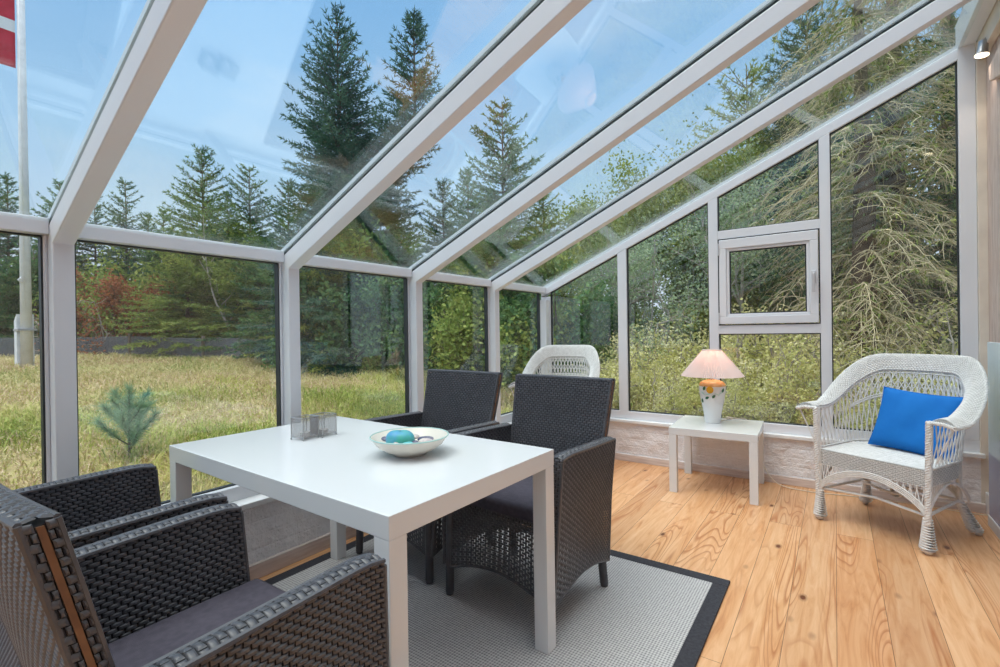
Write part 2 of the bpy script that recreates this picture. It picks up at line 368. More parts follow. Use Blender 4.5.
# eaves rail outside part
wi = [0]
def window(loc=(0,0,0)):
    wi[0] += 1; return empty('window_%d' % wi[0], loc, kind='structure')
def part(bm, name, m, par, **k): return bm.obj(name, m, par, smooth=False, **k)
ys = POSTS + [0]
for i, p in enumerate(POSTS):
    y0 = p+PW; y1 = ys[i+1] if i < len(POSTS)-1 else -.0
    w = window()
    b = MB(); b.box(-.1, -.045, y0, y1, .362, .426); b.box(-.1, -.035, y0, y1, 1.4987, 1.557)
    b.box(-.1, -.06, y0, y0+.012, .426, 1.4987)
    if i == len(POSTS)-1: b.box(-.1, 0, -.066, 0, .362, 1.43)
    else: b.box(-.1, -.06, y1-.012, y1, .426, 1.4987)
    part(b, 'window_frame', M['frame'], w, bevel=.003)
    ye = y1-.012 if i < len(POSTS)-1 else -.066
    b = MB(); g = .006
    b.box(-.098, -.075, y0+.012, ye, .426, .426+g); b.box(-.098, -.075, y0+.012, ye, 1.4987-g, 1.4987)
    b.box(-.098, -.066, y0+.012, y0+.012+g, .426+g, 1.4987-g); b.box(-.098, -.066, ye-g, ye, .426+g, 1.4987-g)
    part(b, 'gasket', M['gasket'], w)
    b = MB(); b.box(-.092, -.084, y0+.012+g, ye-g, .426+g, 1.4987-g); part(b, 'glass_pane', M['glass'], w)
# roof panes
for i, p in enumerate(POSTS):
    y0 = p + PW*.5 + .004; y1 = (ys[i+1]+PW*.5 if i < len(POSTS)-1 else .03) - .004
    w = window()
    x0, x1 = -.075, 2.90; t = .012
    z0, z1 = zg(x0)+.008, zg(x1)+.008
    b = MB(); b.prism_y([(x0,z0), (x1,z1), (x1,z1+t), (x0,z0+t)], y0+.012, y1-.012); part(b, 'glass_pane', M['roof_glass'], w)
    a = y0+.012; c = y1-.012
    b = MB(); b.prism_y([(x0,z0-.006), (x1,z1-.006), (x1,z1+.012), (x0,z0+.012)], a-.012, a-.006)
    b.prism_y([(x0,z0-.006), (x1,z1-.006), (x1,z1+.012), (x0,z0+.012)], c, c+.006)
    b.prism_y([(x0-.01,z0-.006), (x0,z0-.006), (x0,z0+.02), (x0-.01,z0+.02)], a, c)
    part(b, 'gasket', M['gasket'], w)
    b = MB()      # outside glazing bar along the near edge of the pane and eaves bar
    b.prism_y([(x0,z0+.014), (x1,z1+.014), (x1,z1+.034), (x0,z0+.034)], a-.03, a+.026)
    b.prism_y([(x0,z0+.014), (x1,z1+.014), (x1,z1+.034), (x0,z0+.034)], c-.012, c+.0)
    b.prism_y([(x0+.0,z0-.014), (x0+.03,z0-.0), (x0+.03,z0+.007), (x0,z0-.005)], a, c)
    part(b, 'glazing_bar', M['bar'], w)
# gable frame
def zl(x): return 1.503 + S*x            # lower edge of the sloping gable rail
R0, R1 = .0, .065
b = MB(); b.box(-.09, 2.96, R0, R1, .357, .426); b.box(-.09, .006, R0, R1, .426, zl(-.09))
b.box(2.879, 2.957, R0, R1, .426, 2.835)
for a, c in ((.684,.764), (1.433,1.501), (2.1635,2.2265)):
    b.prism_y([(a,.426), (c,.426), (c,zl(c)), (a,zl(a))], R0, R1)
b.prism_y([(-.09,zl(-.09)), (2.879,zl(2.879)), (2.879,zl(2.879)+.07), (-.09,zl(-.09)+.07)], R0, R1)
b.box(1.501, 2.1635, R0+.001, R1, 1.827, 1.892); b.box(1.501, 2.1635, R0+.001, R1, 1.091, 1.156)
trim(b, M['frame'], bevel=.0025)
def gpane(x0, x1, zb, zt=None, frame=True):
    w = window(); g = .007
    top = (lambda x: zt) if zt else zl
    y0, y1 = .018, .045
    b = MB()
    b.box(x0, x1, y0, y1, zb, zb+g); b.box(x0, x0+g, y0, y1, zb+g, top(x0)-g); b.box(x1-g, x1, y0, y1, zb+g, top(x1)-g)
    b.prism_y([(x0,top(x0)-g), (x1,top(x1)-g), (x1,top(x1)), (x0,top(x0))], y0, y1); part(b, 'gasket', M['gasket'], w)
    b = MB(); b.prism_y([(x0+g,zb+g), (x1-g,zb+g), (x1-g,top(x1-g)-g), (x0+g,top(x0+g)-g)], .028, .038); part(b, 'glass_pane', M['glass'], w)
    return w
gpane(.006,.684,.426); gpane(.764,1.433,.426); gpane(1.501,2.1635,1.892); gpane(1.501,2.1635,.426,1.091); gpane(2.2265,2.879,.426)
# opening casement
w = window(); x0, x1, z0, z1 = 1.501, 2.1635, 1.156, 1.827
b = MB(); g = .007
b.box(x0, x1, .004, .05, z0, z0+g); b.box(x0, x1, .004, .05, z1-g, z1); b.box(x0, x0+g, .004, .05, z0+g, z1-g); b.box(x1-g, x1, .004, .05, z0+g, z1-g)
part(b, 'gasket', M['gasket'], w)
X0, X1, Z0, Z1 = x0+.01, x1-.01, z0+.01, z1-.01; gx0, gx1, gz0, gz1 = 1.582, 2.083, 1.244, 1.727
b = MB()
b.box(X0, X1, -.012, .045, Z0, gz0-.02); b.box(X0, X1, -.012, .045, gz1+.02, Z1); b.box(X0, gx0-.02, -.012, .045, gz0-.02, gz1+.02); b.box(gx1+.02, X1, -.012, .045, gz0-.02, gz1+.02)
b.box(gx0-.02, gx1+.02, -.002, .04, gz0-.02, gz0); b.box(gx0-.02, gx1+.02, -.002, .04, gz1, gz1+.02); b.box(gx0-.02, gx0, -.002, .04, gz0, gz1); b.box(gx1, gx1+.02, -.002, .04, gz0, gz1)
part(b, 'sash', M['frame'], w, bevel=.004)
b = MB(); b.box(gx0, gx1, .012, .03, gz0, gz0+.008); b.box(gx0, gx1, .012, .03, gz1-.008, gz1); b.box(gx0, gx0+.008, .012, .03, gz0+.008, gz1-.008); b.box(gx1-.008, gx1, .012, .03, gz0+.008, gz1-.008)
part(b, 'gasket', M['gasket'], w)
b = MB(); b.box(gx0+.008, gx1-.008, .016, .024, gz0+.008, gz1-.008); part(b, 'glass_pane', M['glass'], w)
b = MB(); b.box(2.112, 2.140, -.020, -.012, 1.44, 1.53); b.box(2.117, 2.135, -.045, -.020, 1.49, 1.512); b.box(2.114, 2.134, -.052, -.038, 1.38, 1.512)
tag(part(b, 'handle', M['handle'], w, bevel=.003), 'grey lever handle')
for z in (1.70, 1.165):
    b = MB(); b.tube([(1.508,-.016,z), (1.508,-.016,z+.09)], .006, 8); part(b, 'hinge', M['handle'], w)

# spot lamps on the house wall
def spot(y, label):
    t = empty('wall_spotlight', (3.0, y, 2.755), label=label, cat='spotlight')
    b = MB(); b.tube([(0,0,0), (-.012,0,0)], .022, 20); part(b, 'wall_plate', M['grey_metal'], t)
    b = MB(); b.tube(smoothpath([(-.012,0,0), (-.03,0,.006), (-.046,-.0,-.010)]), .006, 8); b.obj('arm', M['grey_metal'], t)
    d = Vector((-.12,-.02,-1)).normalized(); c = Vector((-.046,0,-.012)); e = c+d*.078
    b = MB(); b.tube([c-d*.006, c, c+d*.06, e], [.014,.022,.024,.036], 20); b.obj('lamp_head', M['grey_metal'], t, auto=.6)
    b = MB(); b.tube([e, e+d*.003], [.031,.030], 20); tag(b.obj('lamp_face', M['spot_face'], t), 'glowing warm white face')
    L = bpy.data.lights.new('spot_light', 'SPOT'); L.energy = 2.6; L.color = (1,.84,.66); L.spot_size = 2.0; L.spot_blend = .7; L.shadow_soft_size = .03
    o = bpy.data.objects.new('spot_light', L); COL.objects.link(o); o.parent = t; o.location = e+d*.012; o.rotation_euler = d.to_track_quat('-Z', 'Y').to_euler()
    return t
spot(-.22, 'small grey spotlight high on the timber wall by the gable corner')
for k, y in enumerate((-1.6, -2.9, -4.4, -5.6)):  # unseen repeats of the wall spotlight, added as warm fill light
    spot(y, 'small grey spotlight out of view on the timber wall, added for fill light, %s along from the gable' % ('second','third','fourth','fifth')[k])
# wooden shelf bracket beam near the spot
b = MB(); b.add([(2.968,-.24,2.50),(2.968,-.55,2.42),(2.968,-.55,2.62),(2.968,-.24,2.58),(3.0,-.24,2.50),(3.0,-.55,2.42),(3.0,-.55,2.62),(3.0,-.24,2.58)], [(0,1,2,3),(7,6,5,4),(0,4,5,1),(1,5,6,2),(2,6,7,3),(3,7,4,0)])
tag(b.obj('timber_bracket', M['timber'], smooth=False, bevel=.004), 'pale timber bracket on the wall below the spotlight at the right edge', 'bracket')
# leaning panel
b = MB(); b.box(-.012, .012, -1.0, 0, 0, 1.02)
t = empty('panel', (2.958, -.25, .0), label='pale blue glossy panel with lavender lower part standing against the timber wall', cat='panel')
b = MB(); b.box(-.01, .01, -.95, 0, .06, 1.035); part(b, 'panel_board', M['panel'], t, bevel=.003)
b = MB(); b.box(-.016, .016, -.95, 0, 0, .06); part(b, 'panel_foot', M['board_white'], t, bevel=.003)

# ------------------------------------------------------------------ rug, tables
t = empty('area_rug', (0,0,0), label='grey flat-woven rug with a charcoal border under the dining table', cat='rug')
rx0, rx1, ry0, ry1 = .100, 1.853, -4.25, -1.720; bw = .062
b = MB(); b.box(rx0+bw, rx1-bw, ry0+bw, ry1-bw, 0, .009); part(b, 'woven_field', M['rug'], t)
b = MB(); b.box(rx0, rx1, ry1-bw, ry1, 0, .011); b.box(rx0, rx1, ry0, ry0+bw, 0, .011); b.box(rx0, rx0+bw, ry0+bw, ry1-bw, 0, .011); b.box(rx1-bw, rx1, ry0+bw, ry1-bw, 0, .011)
tag(part(b, 'border', M['rug_border'], t, bevel=.003), 'charcoal cotton border')

def table(name, label, loc, rz, W, D, H, th, lg, m):
    t = empty(name, loc, rz, label=label, cat='table')
    b = MB(); b.box(0, W, 0, D, H-th, H); part(b, 'tabletop', m, t, bevel=.002)
    for x in (0, W-lg):
        for y in (0, D-lg):
            e = .0008
            b = MB(); b.box(x+(e if x == 0 else -e), x+lg+(e if x == 0 else -e), y+(e if y == 0 else -e), y+lg+(e if y == 0 else -e), 0, H-th); part(b, 'leg', m, t, bevel=.002)
    return t
TX, TY, TA, TL, TW, TH = 1.4065, -3.295, -.0234, 1.2667, .7513, .7119
c_, s_ = math.cos(TA), math.sin(TA)
table('dining_table', 'white lacquered rectangular dining table standing on the grey rug', (TX-TL*c_, TY-TL*s_, .009), TA, TL, TW, TH-.009, .058, .055, M['white_lacquer'])
table('side_table', 'small square white side table under the gable window carrying the lamp', (1.286, -.6346, 0), .0454, .55, .55, .45, .05, .05, M['white_lacquer'])

# ------------------------------------------------------------------ dark woven armchairs
def lerp(a, b, t): return a+(b-a)*t
def make_armchair():
    R_ = empty('dining_armchair', (0,0,0))
    mats = [M['rattan_core'], M['rattan']]
    YF = .268; AT = .662; TK = .045
    def xo(z): return lerp(.270, .302, z/.65)
    def yb(z): return -.188 - max(0, z-.42)*.10
    def zlow(s): return .125 + .05*math.sin(PI*s)**1.0
    def ztop(s): return AT - .014*s - .012*math.exp(-s*14)
    # backrest
    def wb(z): return lerp(.232, .263, (z-.38)/.52)
    def ybk(z): return -.140 - (z-.38)*.248
    B = MB(); B.mi = 0
    z0, z1, T = .36, .896, .036
    front = lambda u, v: (lerp(wb(lerp(z0,z1,v)), -wb(lerp(z0,z1,v)), u), ybk(lerp(z0,z1,v)) + .010*math.sin(PI*u)*-1, lerp(z0, z1, v))
    rear = lambda u, v: (lerp(-wb(lerp(z0,z1,v)), wb(lerp(z0,z1,v)), u), ybk(lerp(z0,z1,v)) - T + .010*math.sin(PI*u)*-1, lerp(z0, z1, v))
    ins = .0015
    def fr_(u, v): p = front(u, v); return (p[0]*.994, p[1]-ins, p[2]-.002)
    B.shell(fr_, 10, 8, T-2*ins)
    B.mi = 1
    B.weave(front, .53, z1-z0, out=(0,1,0)); B.weave(rear, .53, z1-z0, out=(0,-1,0))
    top = lambda u, v: (lerp(wb(z1), -wb(z1), u), ybk(z1) - .010*math.sin(PI*u) - T*v + 0, z1 + .004*math.sin(PI*v))
    B.weave(lambda u, v: top(v, u), T, .57, L=.018, H=.014, up=.003, out=(0,0,1))
    for s in (1, -1):
        e = (lambda u, v, s=s: (s*(wb(lerp(z0,z1,v)) + .003*math.sin(PI*u)), ybk(lerp(z0,z1,v)) - T*(1-u if s > 0 else u), lerp(z0, z1, v)))
        B.weave(lambda u, v, e=e: e(lerp(.0, .36, u), v), T*.36, z1-z0, L=.013, H=.013, up=.003, out=(s,0,0))
        B.weave(lambda u, v, e=e: e(lerp(.64, 1, u), v), T*.36, z1-z0, L=.013, H=.013, up=.003, out=(s,0,0))
        B.tube([front(0 if s > 0 else 1, k/8) for k in range(9)], .0045, 6); B.tube([rear(1 if s > 0 else 0, k/8) for k in range(9)], .0045, 6)
    B.tube([front(k/8, 1) for k in range(9)], .0045, 6); B.tube([rear(k/8, 1) for k in range(9)], .0045, 6)
    bk = B.obj('backrest', mats, R_, auto=.9)
    for s in (1, -1):
        b = MB(); b.box(0, .004, -.0055, .0055, 0, 1)
        vs = []
        for k in range(13):
            z = lerp(.40, z1-.006, k/12); y = ybk(z)-T*.5; x = s*(wb(z)+.0005)
            vs.append((x, y-.004, z)); vs.append((x+s*.003, y-.004, z)); vs.append((x+s*.003, y+.004, z)); vs.append((x, y+.004, z))
        b = MB(); b.add(vs, [(4*k+i, 4*k+(i+1) % 4, 4*k+4+(i+1) % 4, 4*k+4+i) for k in range(12) for i in range(4)] + [(3,2,1,0), (48,49,50,51)])
        o = b.obj('edge_strip', M['brown'], bk, smooth=False); o['label'] = 'brown strip in the slot of the backrest edge'
    # arms (with the woven side panels)
    for s in (1, -1):
        A = MB()
        def P(side, u, v, s=s):          # side 0 outer face, 1 inner; u 0 front..1 rear; v 0 bottom..1 top
            zb = zlow(u) if side == 0 else .36
            z = lerp(zb, ztop(u), v); x = xo(z) - side*TK + .004*math.sin(PI*u)
            y = lerp(YF - .040*(z/.65), yb(z), u)
            return (s*x, y, z)
        outer = (lambda u, v: P(0, u, v)) if s > 0 else (lambda u, v: P(0, 1-u, v))
        inner = (lambda u, v: P(1, 1-u, v)) if s > 0 else (lambda u, v: P(1, u, v))
        A.mi = 0
        sh = lambda u, v: tuple(Vector(outer(u, lerp(.42, .995, v))) - Vector((s*.0015,0,0)))
        nn = nrm(outer, .5, .5)
        sh2 = sh if nn.x*s > 0 else (lambda u, v: sh(1-u, v))
        A.shell(sh2, 10, 6, TK-.004)
        A.mi = 1
        A.weave(outer, .42, .5, out=(s,0,0)); A.weave(inner, .42, .29, out=(-s,0,0))
        # back side of the open skirt so that the lower weave is a double layer of straps
        for k in range(16):
            u = (k+.5)/16
            A.tube([tuple(Vector(P(0, u, v/6)) - Vector((s*.002,0,0))) for v in range(0, 5)], .0035, 4)
        # top
        tp = lambda u, v: (s*(lerp(xo(ztop(v))+.004*math.sin(PI*v), xo(ztop(v))-TK+.004*math.sin(PI*v), u if s > 0 else 1-u)), lerp(YF-.040, yb(.65), v), ztop(v) + .008*math.sin(PI*u))
        tpn = (lambda u, v: tp(1-u, v))
        A.weave(tpn, TK, .48, L=.0235, H=.0160, up=.0022, gu=.08, gv=.12, out=(0,0,1))
        A.mi = 0; A.grid(lambda u, v: tuple(Vector(tpn(u, v))-Vector((0,0,.001))), 4, 12); A.mi = 1
        # front end
        fe = lambda u, v: (s*lerp(xo(v*AT)-TK, xo(v*AT), u if s > 0 else 1-u), YF-.040*lerp(.19, 1, v), lerp(.125, AT-.010, v))
        A.weave(fe, TK, .52, L=.024, H=.0105, out=(0,1,0))
        A.mi = 0; A.grid(lambda u, v: tuple(Vector(fe(u, v))-Vector((0,.0015,0))), 2, 8); A.mi = 1
        for side in (0, 1):
            A.tube([tuple(Vector(P(side, k/12, 1)) + Vector((0,0,.0005))) for k in range(13)], .0055, 6)
            A.tube([(s*(xo(z)-side*TK), YF-.040*z/.65, z) for z in [.125+.043*k for k in range(13)]], .0055, 6)
        A.tube([P(0, k/12, 0) for k in range(13)], .006, 6)
        A.tube([P(0, 1, k/8) for k in range(9)], .006, 6)
        A.obj('armrest', mats, R_, auto=.9)
    # skirt front and rear
    K = MB(); K.mi = 1
    fs = lambda u, v: (lerp(-xo(.2)+TK, xo(.2)-TK, u), YF - .008 - .017*v, lerp(zlow(u), .405, v))
    K.weave(fs, .43, .26, gu=.16, gv=.1, out=(0,1,0))
    K.weave(lambda u, v: (lerp(.22, -.22, u), -.188, lerp(zlow(u), .40, v)), .44, .26, gu=.16, gv=.1, out=(0,-1,0))
    for k in range(19):
        u = (k+.5)/19
        K.tube([tuple(Vector(fs(u, v/3))-Vector((0,.002,0))) for v in range(4)], .0035, 4)
        K.tube([(lerp(.22,-.22,u), -.186, z) for z in (zlow(u), .40)], .0035, 4)
    K.tube([fs(k/16, 0) for k in range(17)], .006, 6); K.tube([(lerp(.22,-.22,k/16), -.188, zlow(k/16)) for k in range(17)], .006, 6)
    K.mi = 0; K.box(-.235, .235, -.16, .24, .385, .402)
    K.obj('skirt', mats, R_, auto=.9)
    # cushion
    c = MB(); c.box(-.234, .234, -.145, .262, .405, .462)
    o = c.obj('seat_cushion', M['seat_cloth'], R_, smooth=True, auto=.8); o['label'] = 'dark aubergine grey seat cushion'
    bv = o.modifiers.new('b', 'BEVEL'); bv.width = .018; bv.segments = 4
    for x, y, sx, sy in ((.248,.246,.004,.006), (-.248,.246,-.004,.006), (.240,-.17,.006,-.034), (-.240,-.17,-.006,-.034)):
        b = MB(); pts = [(x, y, .30), (x+sx*.3, y+sy*.3, .14)] + [(x+sx*(1-k/6*1.0)+0, y+sy*(1-k/6), .14*k/6) for k in range(5, -1, -1)]
        b.tube([(x, y, .384), (x+sx*.4, y+sy*.4, .16), (x+sx, y+sy, 0)], [.018, .018, .0165], 12)
        for k in range(12):
            z = .012+k*.0125; q = 1-z/.16; b.tube([(x+sx*(.4+.6*q), y+sy*(.4+.6*q), z), (x+sx*(.4+.6*q), y+sy*(.4+.6*q), z+.010)], .0188, 12, cap=False)
        b.obj('leg', M['rattan'], R_, auto=.9)
    return R_
arm = make_armchair()
GA = 'dark woven armchairs at the dining table'
places = [((1.146,-2.255,.011), 3.085, 'charcoal woven armchair across the table, nearest the white wicker chair and the open floor'),
          ((.500,-2.213,.011), 3.11, 'charcoal woven armchair across the table beside the left windows'),
          ((1.182,-3.608,.011), .02, 'charcoal woven armchair in the near foreground with its seat cushion in full view'),
          ((.490,-3.583,.011), -.035, 'charcoal woven armchair on the near side against the left glass wall')]
for i, (l, r, lab) in enumerate(places):
    o = arm if i == 0 else copy_tree(arm)
    o.location = l; o.rotation_euler = (0,0,r); tag(o, lab, 'chair', GA)

# ------------------------------------------------------------------ white wicker armchair
def make_wicker():
    t = empty('wicker_armchair', (0,0,0)); mats = [M['wicker_core'], M['wicker']]
    HX, YFR, YBK, SZ = .255, .265, -.285, .415
    # plan curve of the top edge, q in [-1,1] (left front .. back .. right front)
    def plan(q, rx, yf, yr):
        a = abs(q); sx = 1 if q > 0 else -1
        # straight arm part then elliptical back
        L1 = .36
        if a > 1-L1: k = (a-(1-L1))/L1; return (sx*rx, lerp(-.03, yf, k))
        th = a/(1-L1)*PI/2; return (sx*rx*math.sin(th), -.03 - (abs(yr)-.03)*math.cos(th))
    def smooth(x): x = min(1, max(0, x)); return x*x*(3-2*x)
    def ztop(q): return lerp(.655, .905, smooth((.86-abs(q))/.62))
    def inner(q):                        # inner edge of rolled band
        x, y = plan(q, .285, .27, -.325); w = smooth((.80-abs(q))/.45); return Vector((x, y, ztop(q) - .045*w - 0.0))
    def outer(q):
        w = smooth((.82-abs(q))/.5); x, y = plan(q, .285+.085*(1-.25*w), .29, -.325-.055); return Vector((x, y, ztop(q) - .012*(1-w) + .045*w))
    Bd = MB(); Bd.mi = 1
    def band(u, v):
        q = lerp(-1, 1, u); a = inner(q); c = outer(q); p = a.lerp(c, v); p = p + Vector((0,0,.022))*math.sin(PI*v); return tuple(p)
    Bd.weave(lambda u, v: band(u, v), 1.9, .11, L=.036, H=.0115, up=.0042, gu=.05, gv=.30)
    Bd.mi = 0; Bd.shell(lambda u, v: tuple(Vector(band(u, v))-Vector((0,0,.001))), 60, 5, .008); Bd.mi = 1
    Bd.weave(lambda u, v: tuple(Vector(band(u, 1-v))-nrm(band, u, 1-v)*.010), 1.9, .11, L=.020, H=.0075, up=.0022)
    Bd.braid([outer(-1+2*k/60) for k in range(61)], .0065, .0055, .035)
    Bd.tube([inner(-1+2*k/60) for k in range(61)], .006, 6)
    for s in (-1, 1):
        Bd.braid([outer(s), outer(s).lerp(inner(s), .5)+Vector((0,.008,.008)), inner(s)-Vector((s*.02,0,0))], .006, .005, .03)
    Bd.obj('rolled_arm_band', mats, t, auto=.9)
    # lattice back and sides: ruled between the seat rim and the inner edge
    def low(q):
        x, y = plan(q, HX+.01, YFR, YBK+.005); return Vector((x, y, SZ))
    def wall(q, v): return low(q).lerp(inner(q), v)
    La = MB(); mr = .0032
    n = 21
    mid = .64
    def rail(v, r): La.tube([wall(-.93+1.86*k/50, v) for k in range(51)], r, 5)
    La.tube([wall(-.55+1.1*k/40, mid) for k in range(41)], .0055, 6)
    La.tube([wall(-.55+1.1*k/40, mid+.03) for k in range(41)], .004, 6)
    La.tube([wall(-.97+1.94*k/50, .97) for k in range(51)], .005, 5); La.tube([wall(-1+2*k/50, .03) for k in range(51)], .006, 5)
    for k in range(-n, n+1):
        q0 = k/n*.985
        for sg in (-1, 1):
            q1 = q0+sg*.085
            if abs(q1) > 1 : continue
            La.tube([wall(lerp(q0, q1, i/5), i/5) + Vector((0,0,0)) for i in range(6)], mr, 4, cap=False)
        if abs(q0) < .55:
            for sg in (-1, 1):
                q1 = q0+sg*.11
                La.tube([wall(lerp(q0, q1, i/3), lerp(mid+.02, .99, i/3)) for i in range(4)], mr, 4, cap=False)
    La.obj('lattice_back', M['wicker'], t, auto=.9)
    # seat and woven rim
    Se = MB()
    def rim(u):                          # closed outline of the seat
        c = [(-HX,YFR), (HX,YFR), (HX,-.05), (HX*.8,-.20), (HX*.35,YBK), (-HX*.35,YBK), (-HX*.8,-.20), (-HX,-.05)]
        c = c + [c[0]]; L = [0]
        for a, b_ in zip(c, c[1:]): L.append(L[-1]+math.dist(a, b_))
        d = u*L[-1]
        for i in range(len(c)-1):
            if d <= L[i+1]+1e-9: k = (d-L[i])/(L[i+1]-L[i]); return (lerp(c[i][0], c[i+1][0], k), lerp(c[i][1], c[i+1][1], k))
        return c[0]
    Se.mi = 1
    rb = lambda u, v: (*rim(1-u), lerp(SZ-.085, SZ, v))
    rbo = lambda u, v: (rim(u)[0]*1.02, rim(u)[1]*1.02, lerp(SZ-.085, SZ, v))
    Se.weave(rbo, 1.95, .085, L=.030, H=.0095, up=.0035, gv=.16)
    Se.mi = 0
    outl = [rim(k/60) for k in range(60)]
    Se.add([(x*1.012, y*1.012, SZ-.083) for x, y in outl]+[(x*1.012, y*1.012, SZ) for x, y in outl], [(k, (k+1) % 60, 60+(k+1) % 60, 60+k) for k in range(60)] + [tuple(range(60, 120))])
    Se.mi = 1
    def seatf(u, v):
        y = lerp(YFR, YBK, v); hx = HX if y > -.05 else HX*lerp(.40, 1, max(0, 1-((-.05-y)/.235)**1.6)); return (lerp(hx, -hx, u), y, SZ+.002+.006*math.sin(PI*u)*math.sin(PI*v))
    Se.weave(seatf, .51, .55, L=.042, H=.0068, up=.0022, gu=.06)
    Se.obj('woven_seat', mats, t, auto=.9)
    # front posts with plaited wrap, arches, stretchers
    Fr = MB(); legs = []
    for s in (-1, 1):
        Fr.tube([(s*HX, YFR, .15), (s*(HX+.012), YFR, .655)], .015, 8)
        Fr.braid([(s*(HX+.004), YFR+.012, .15), (s*(HX+.014), YFR+.014, .66)], .008, .007, .04)
        Fr.tube([(s*(HX+.11), YFR+.01, .645), (s*(HX+.035), YFR-.01, .46)], .004, 6)
        Fr.tube([(s*HX*.86, YBK+.12, .15), (s*HX*.86, YBK+.12, SZ)], .013, 8)
        for k in range(4):
            zz = SZ-.10 - k*.010; h = .005*k
            pts = [(s*HX, lerp(YFR, YBK+.10, i/14), .175 + k*.011 + (zz-.175)*math.sin(PI*i/14)**.75) for i in range(15)]
            Fr.tube(pts, .0042, 5)
    for k in range(4):
        Fr.tube([(lerp(-HX, HX, i/18), YFR+.004, .175+k*.012 + (SZ-.105-k*.003-.175)*math.sin(PI*i/18)**.7) for i in range(19)], .0045, 5)
        Fr.tube([(lerp(-HX*.86, HX*.86, i/18), YBK+.11, .175+k*.012 + (SZ-.115-.175)*math.sin(PI*i/18)**.7) for i in range(19)], .0045, 5)
    for s in (-1, 1):
        for i in range(7):
            u = .05+i*.055; za = .19+(SZ-.12-.175)*math.sin(PI*u)**.7
            x = s*lerp(HX, -HX, u)
            Fr.tube([(x, YFR, za), (x-s*.022, YFR, SZ-.08)], .0033, 4); Fr.tube([(x, YFR, za), (x+s*.014, YFR, SZ-.08)], .0033, 4)
            y = lerp(YFR, YBK+.1, u); Fr.tube([(s*HX, y, za), (s*HX, y-.02, SZ-.08)], .0033, 4)
    for s in (-1, 1): Fr.tube([(s*HX*.97, YFR-.01, .185), (s*HX*.86, YBK+.12, .185)], .008, 6)
    Fr.tube([(-HX, YFR-.01, .185), (0, YFR-.06, .195), (HX, YFR-.01, .185)], .007, 6); Fr.tube([(-HX*.86, YBK+.12, .185), (HX*.86, YBK+.12, .185)], .008, 6)
    Fr.tube(smoothpath([(-HX*.9,-.1,.185), (0,.02,.19), (HX*.9,-.1,.185)]), .007, 6)
    for k in range(5):
        a = k*PI/5; Fr.tube(smoothpath([(.03*math.cos(a+i*2*PI/10)*(1+.2*math.sin(3*i)), -.02+.022*math.sin(i*2*PI/10), .19+.028*math.sin(i*2*PI/10+a)) for i in range(11)], 3), .0042, 5)
    Fr.obj('frame', M['wicker'], t, auto=.9)
    for x, y, dx, dy in ((-HX,YFR,0,.0), (HX,YFR,0,.0), (-HX*.86,YBK+.12,-.05,-.075), (HX*.86,YBK+.12,.05,-.075)):
        b = MB(); n = 13
        for k in range(n):
            z = .022+k*.0125; f = k/(n-1); r = lerp(.039, .021, f**.8)*(.78 if k == 0 else 1); q = 1-z/.185
            cx, cy = x+dx*q, y+dy*q
            b.tube([(cx-.001, cy, z-.006), (cx, cy, z-.002), (cx, cy, z+.003), (cx-.001, cy, z+.0068)], [r*.80, r, r, r*.80], 14, cap=(k in (0, n-1)))
        b.lathe([(.010,0), (.016,.006), (.018,.024), (.012,.03)], 12, (x+dx, y+dy, 0))
        b.obj('leg', M['wicker'], t, auto=.9)
    return t
wk = make_wicker()
wk.location = (2.515, -.545, 0); wk.rotation_euler = (0,0,PI-.50)
tag(wk, 'white wicker armchair with the blue cushion, at the right by the gable window', 'chair', 'white wicker armchairs')
w2 = copy_tree(wk); w2.location = (.32, -.43, 0); w2.rotation_euler = (0,0,PI+.15); w2.scale = (.92,.92,1.045)
tag(w2, 'white wicker armchair in the far left corner, mostly hidden behind a dark armchair', 'chair', 'white wicker armchairs')

# blue cushion
def cushion(W, H, T, n=22):
    b = MB(); vs = []
    def P(u, v, s):
        e = (1-abs(u)**2.6)*(1-abs(v)**2.6); pin = 1-.07*(1-abs(v)**2)*abs(u)**3 ; pin2 = 1-.07*(1-abs(u)**2)*abs(v)**3
        return (u*W/2*pin, s*T/2*max(0, e)**.42 + .004*math.sin(7*u+3*v)*e, v*H/2*pin2)
    w = n+1
    for s in (-1, 1): vs += [P(-1+2*i/n, -1+2*j/n, s) for j in range(w) for i in range(w)]
    fs = [(j*w+i, j*w+i+1, (j+1)*w+i+1, (j+1)*w+i) for j in range(n) for i in range(n)]
    fs += [tuple(reversed([x+w*w for x in f])) for f in fs]
    b.add(vs, fs)
    ring = [P(-1+2*i/n, -1, 1) for i in range(n)] + [P(1, -1+2*i/n, 1) for i in range(n)] + [P(1-2*i/n, 1, 1) for i in range(n)] + [P(-1, 1-2*i/n, 1) for i in range(n+1)]
    b.tube(ring, .003, 5); return b
cu = cushion(.40, .36, .13).obj('cushion', M['blue'])
a = wk.rotation_euler[2]; lx, ly = -.065, -.085
cu.location = (2.515 + lx*math.cos(a) - ly*math.sin(a), -.545 + lx*math.sin(a) + ly*math.cos(a), .590)
cu.rotation_euler = (math.radians(22), math.radians(-3), a-.05)
tag(cu, 'bright blue cotton cushion leaning in the white wicker armchair', 'cushion')

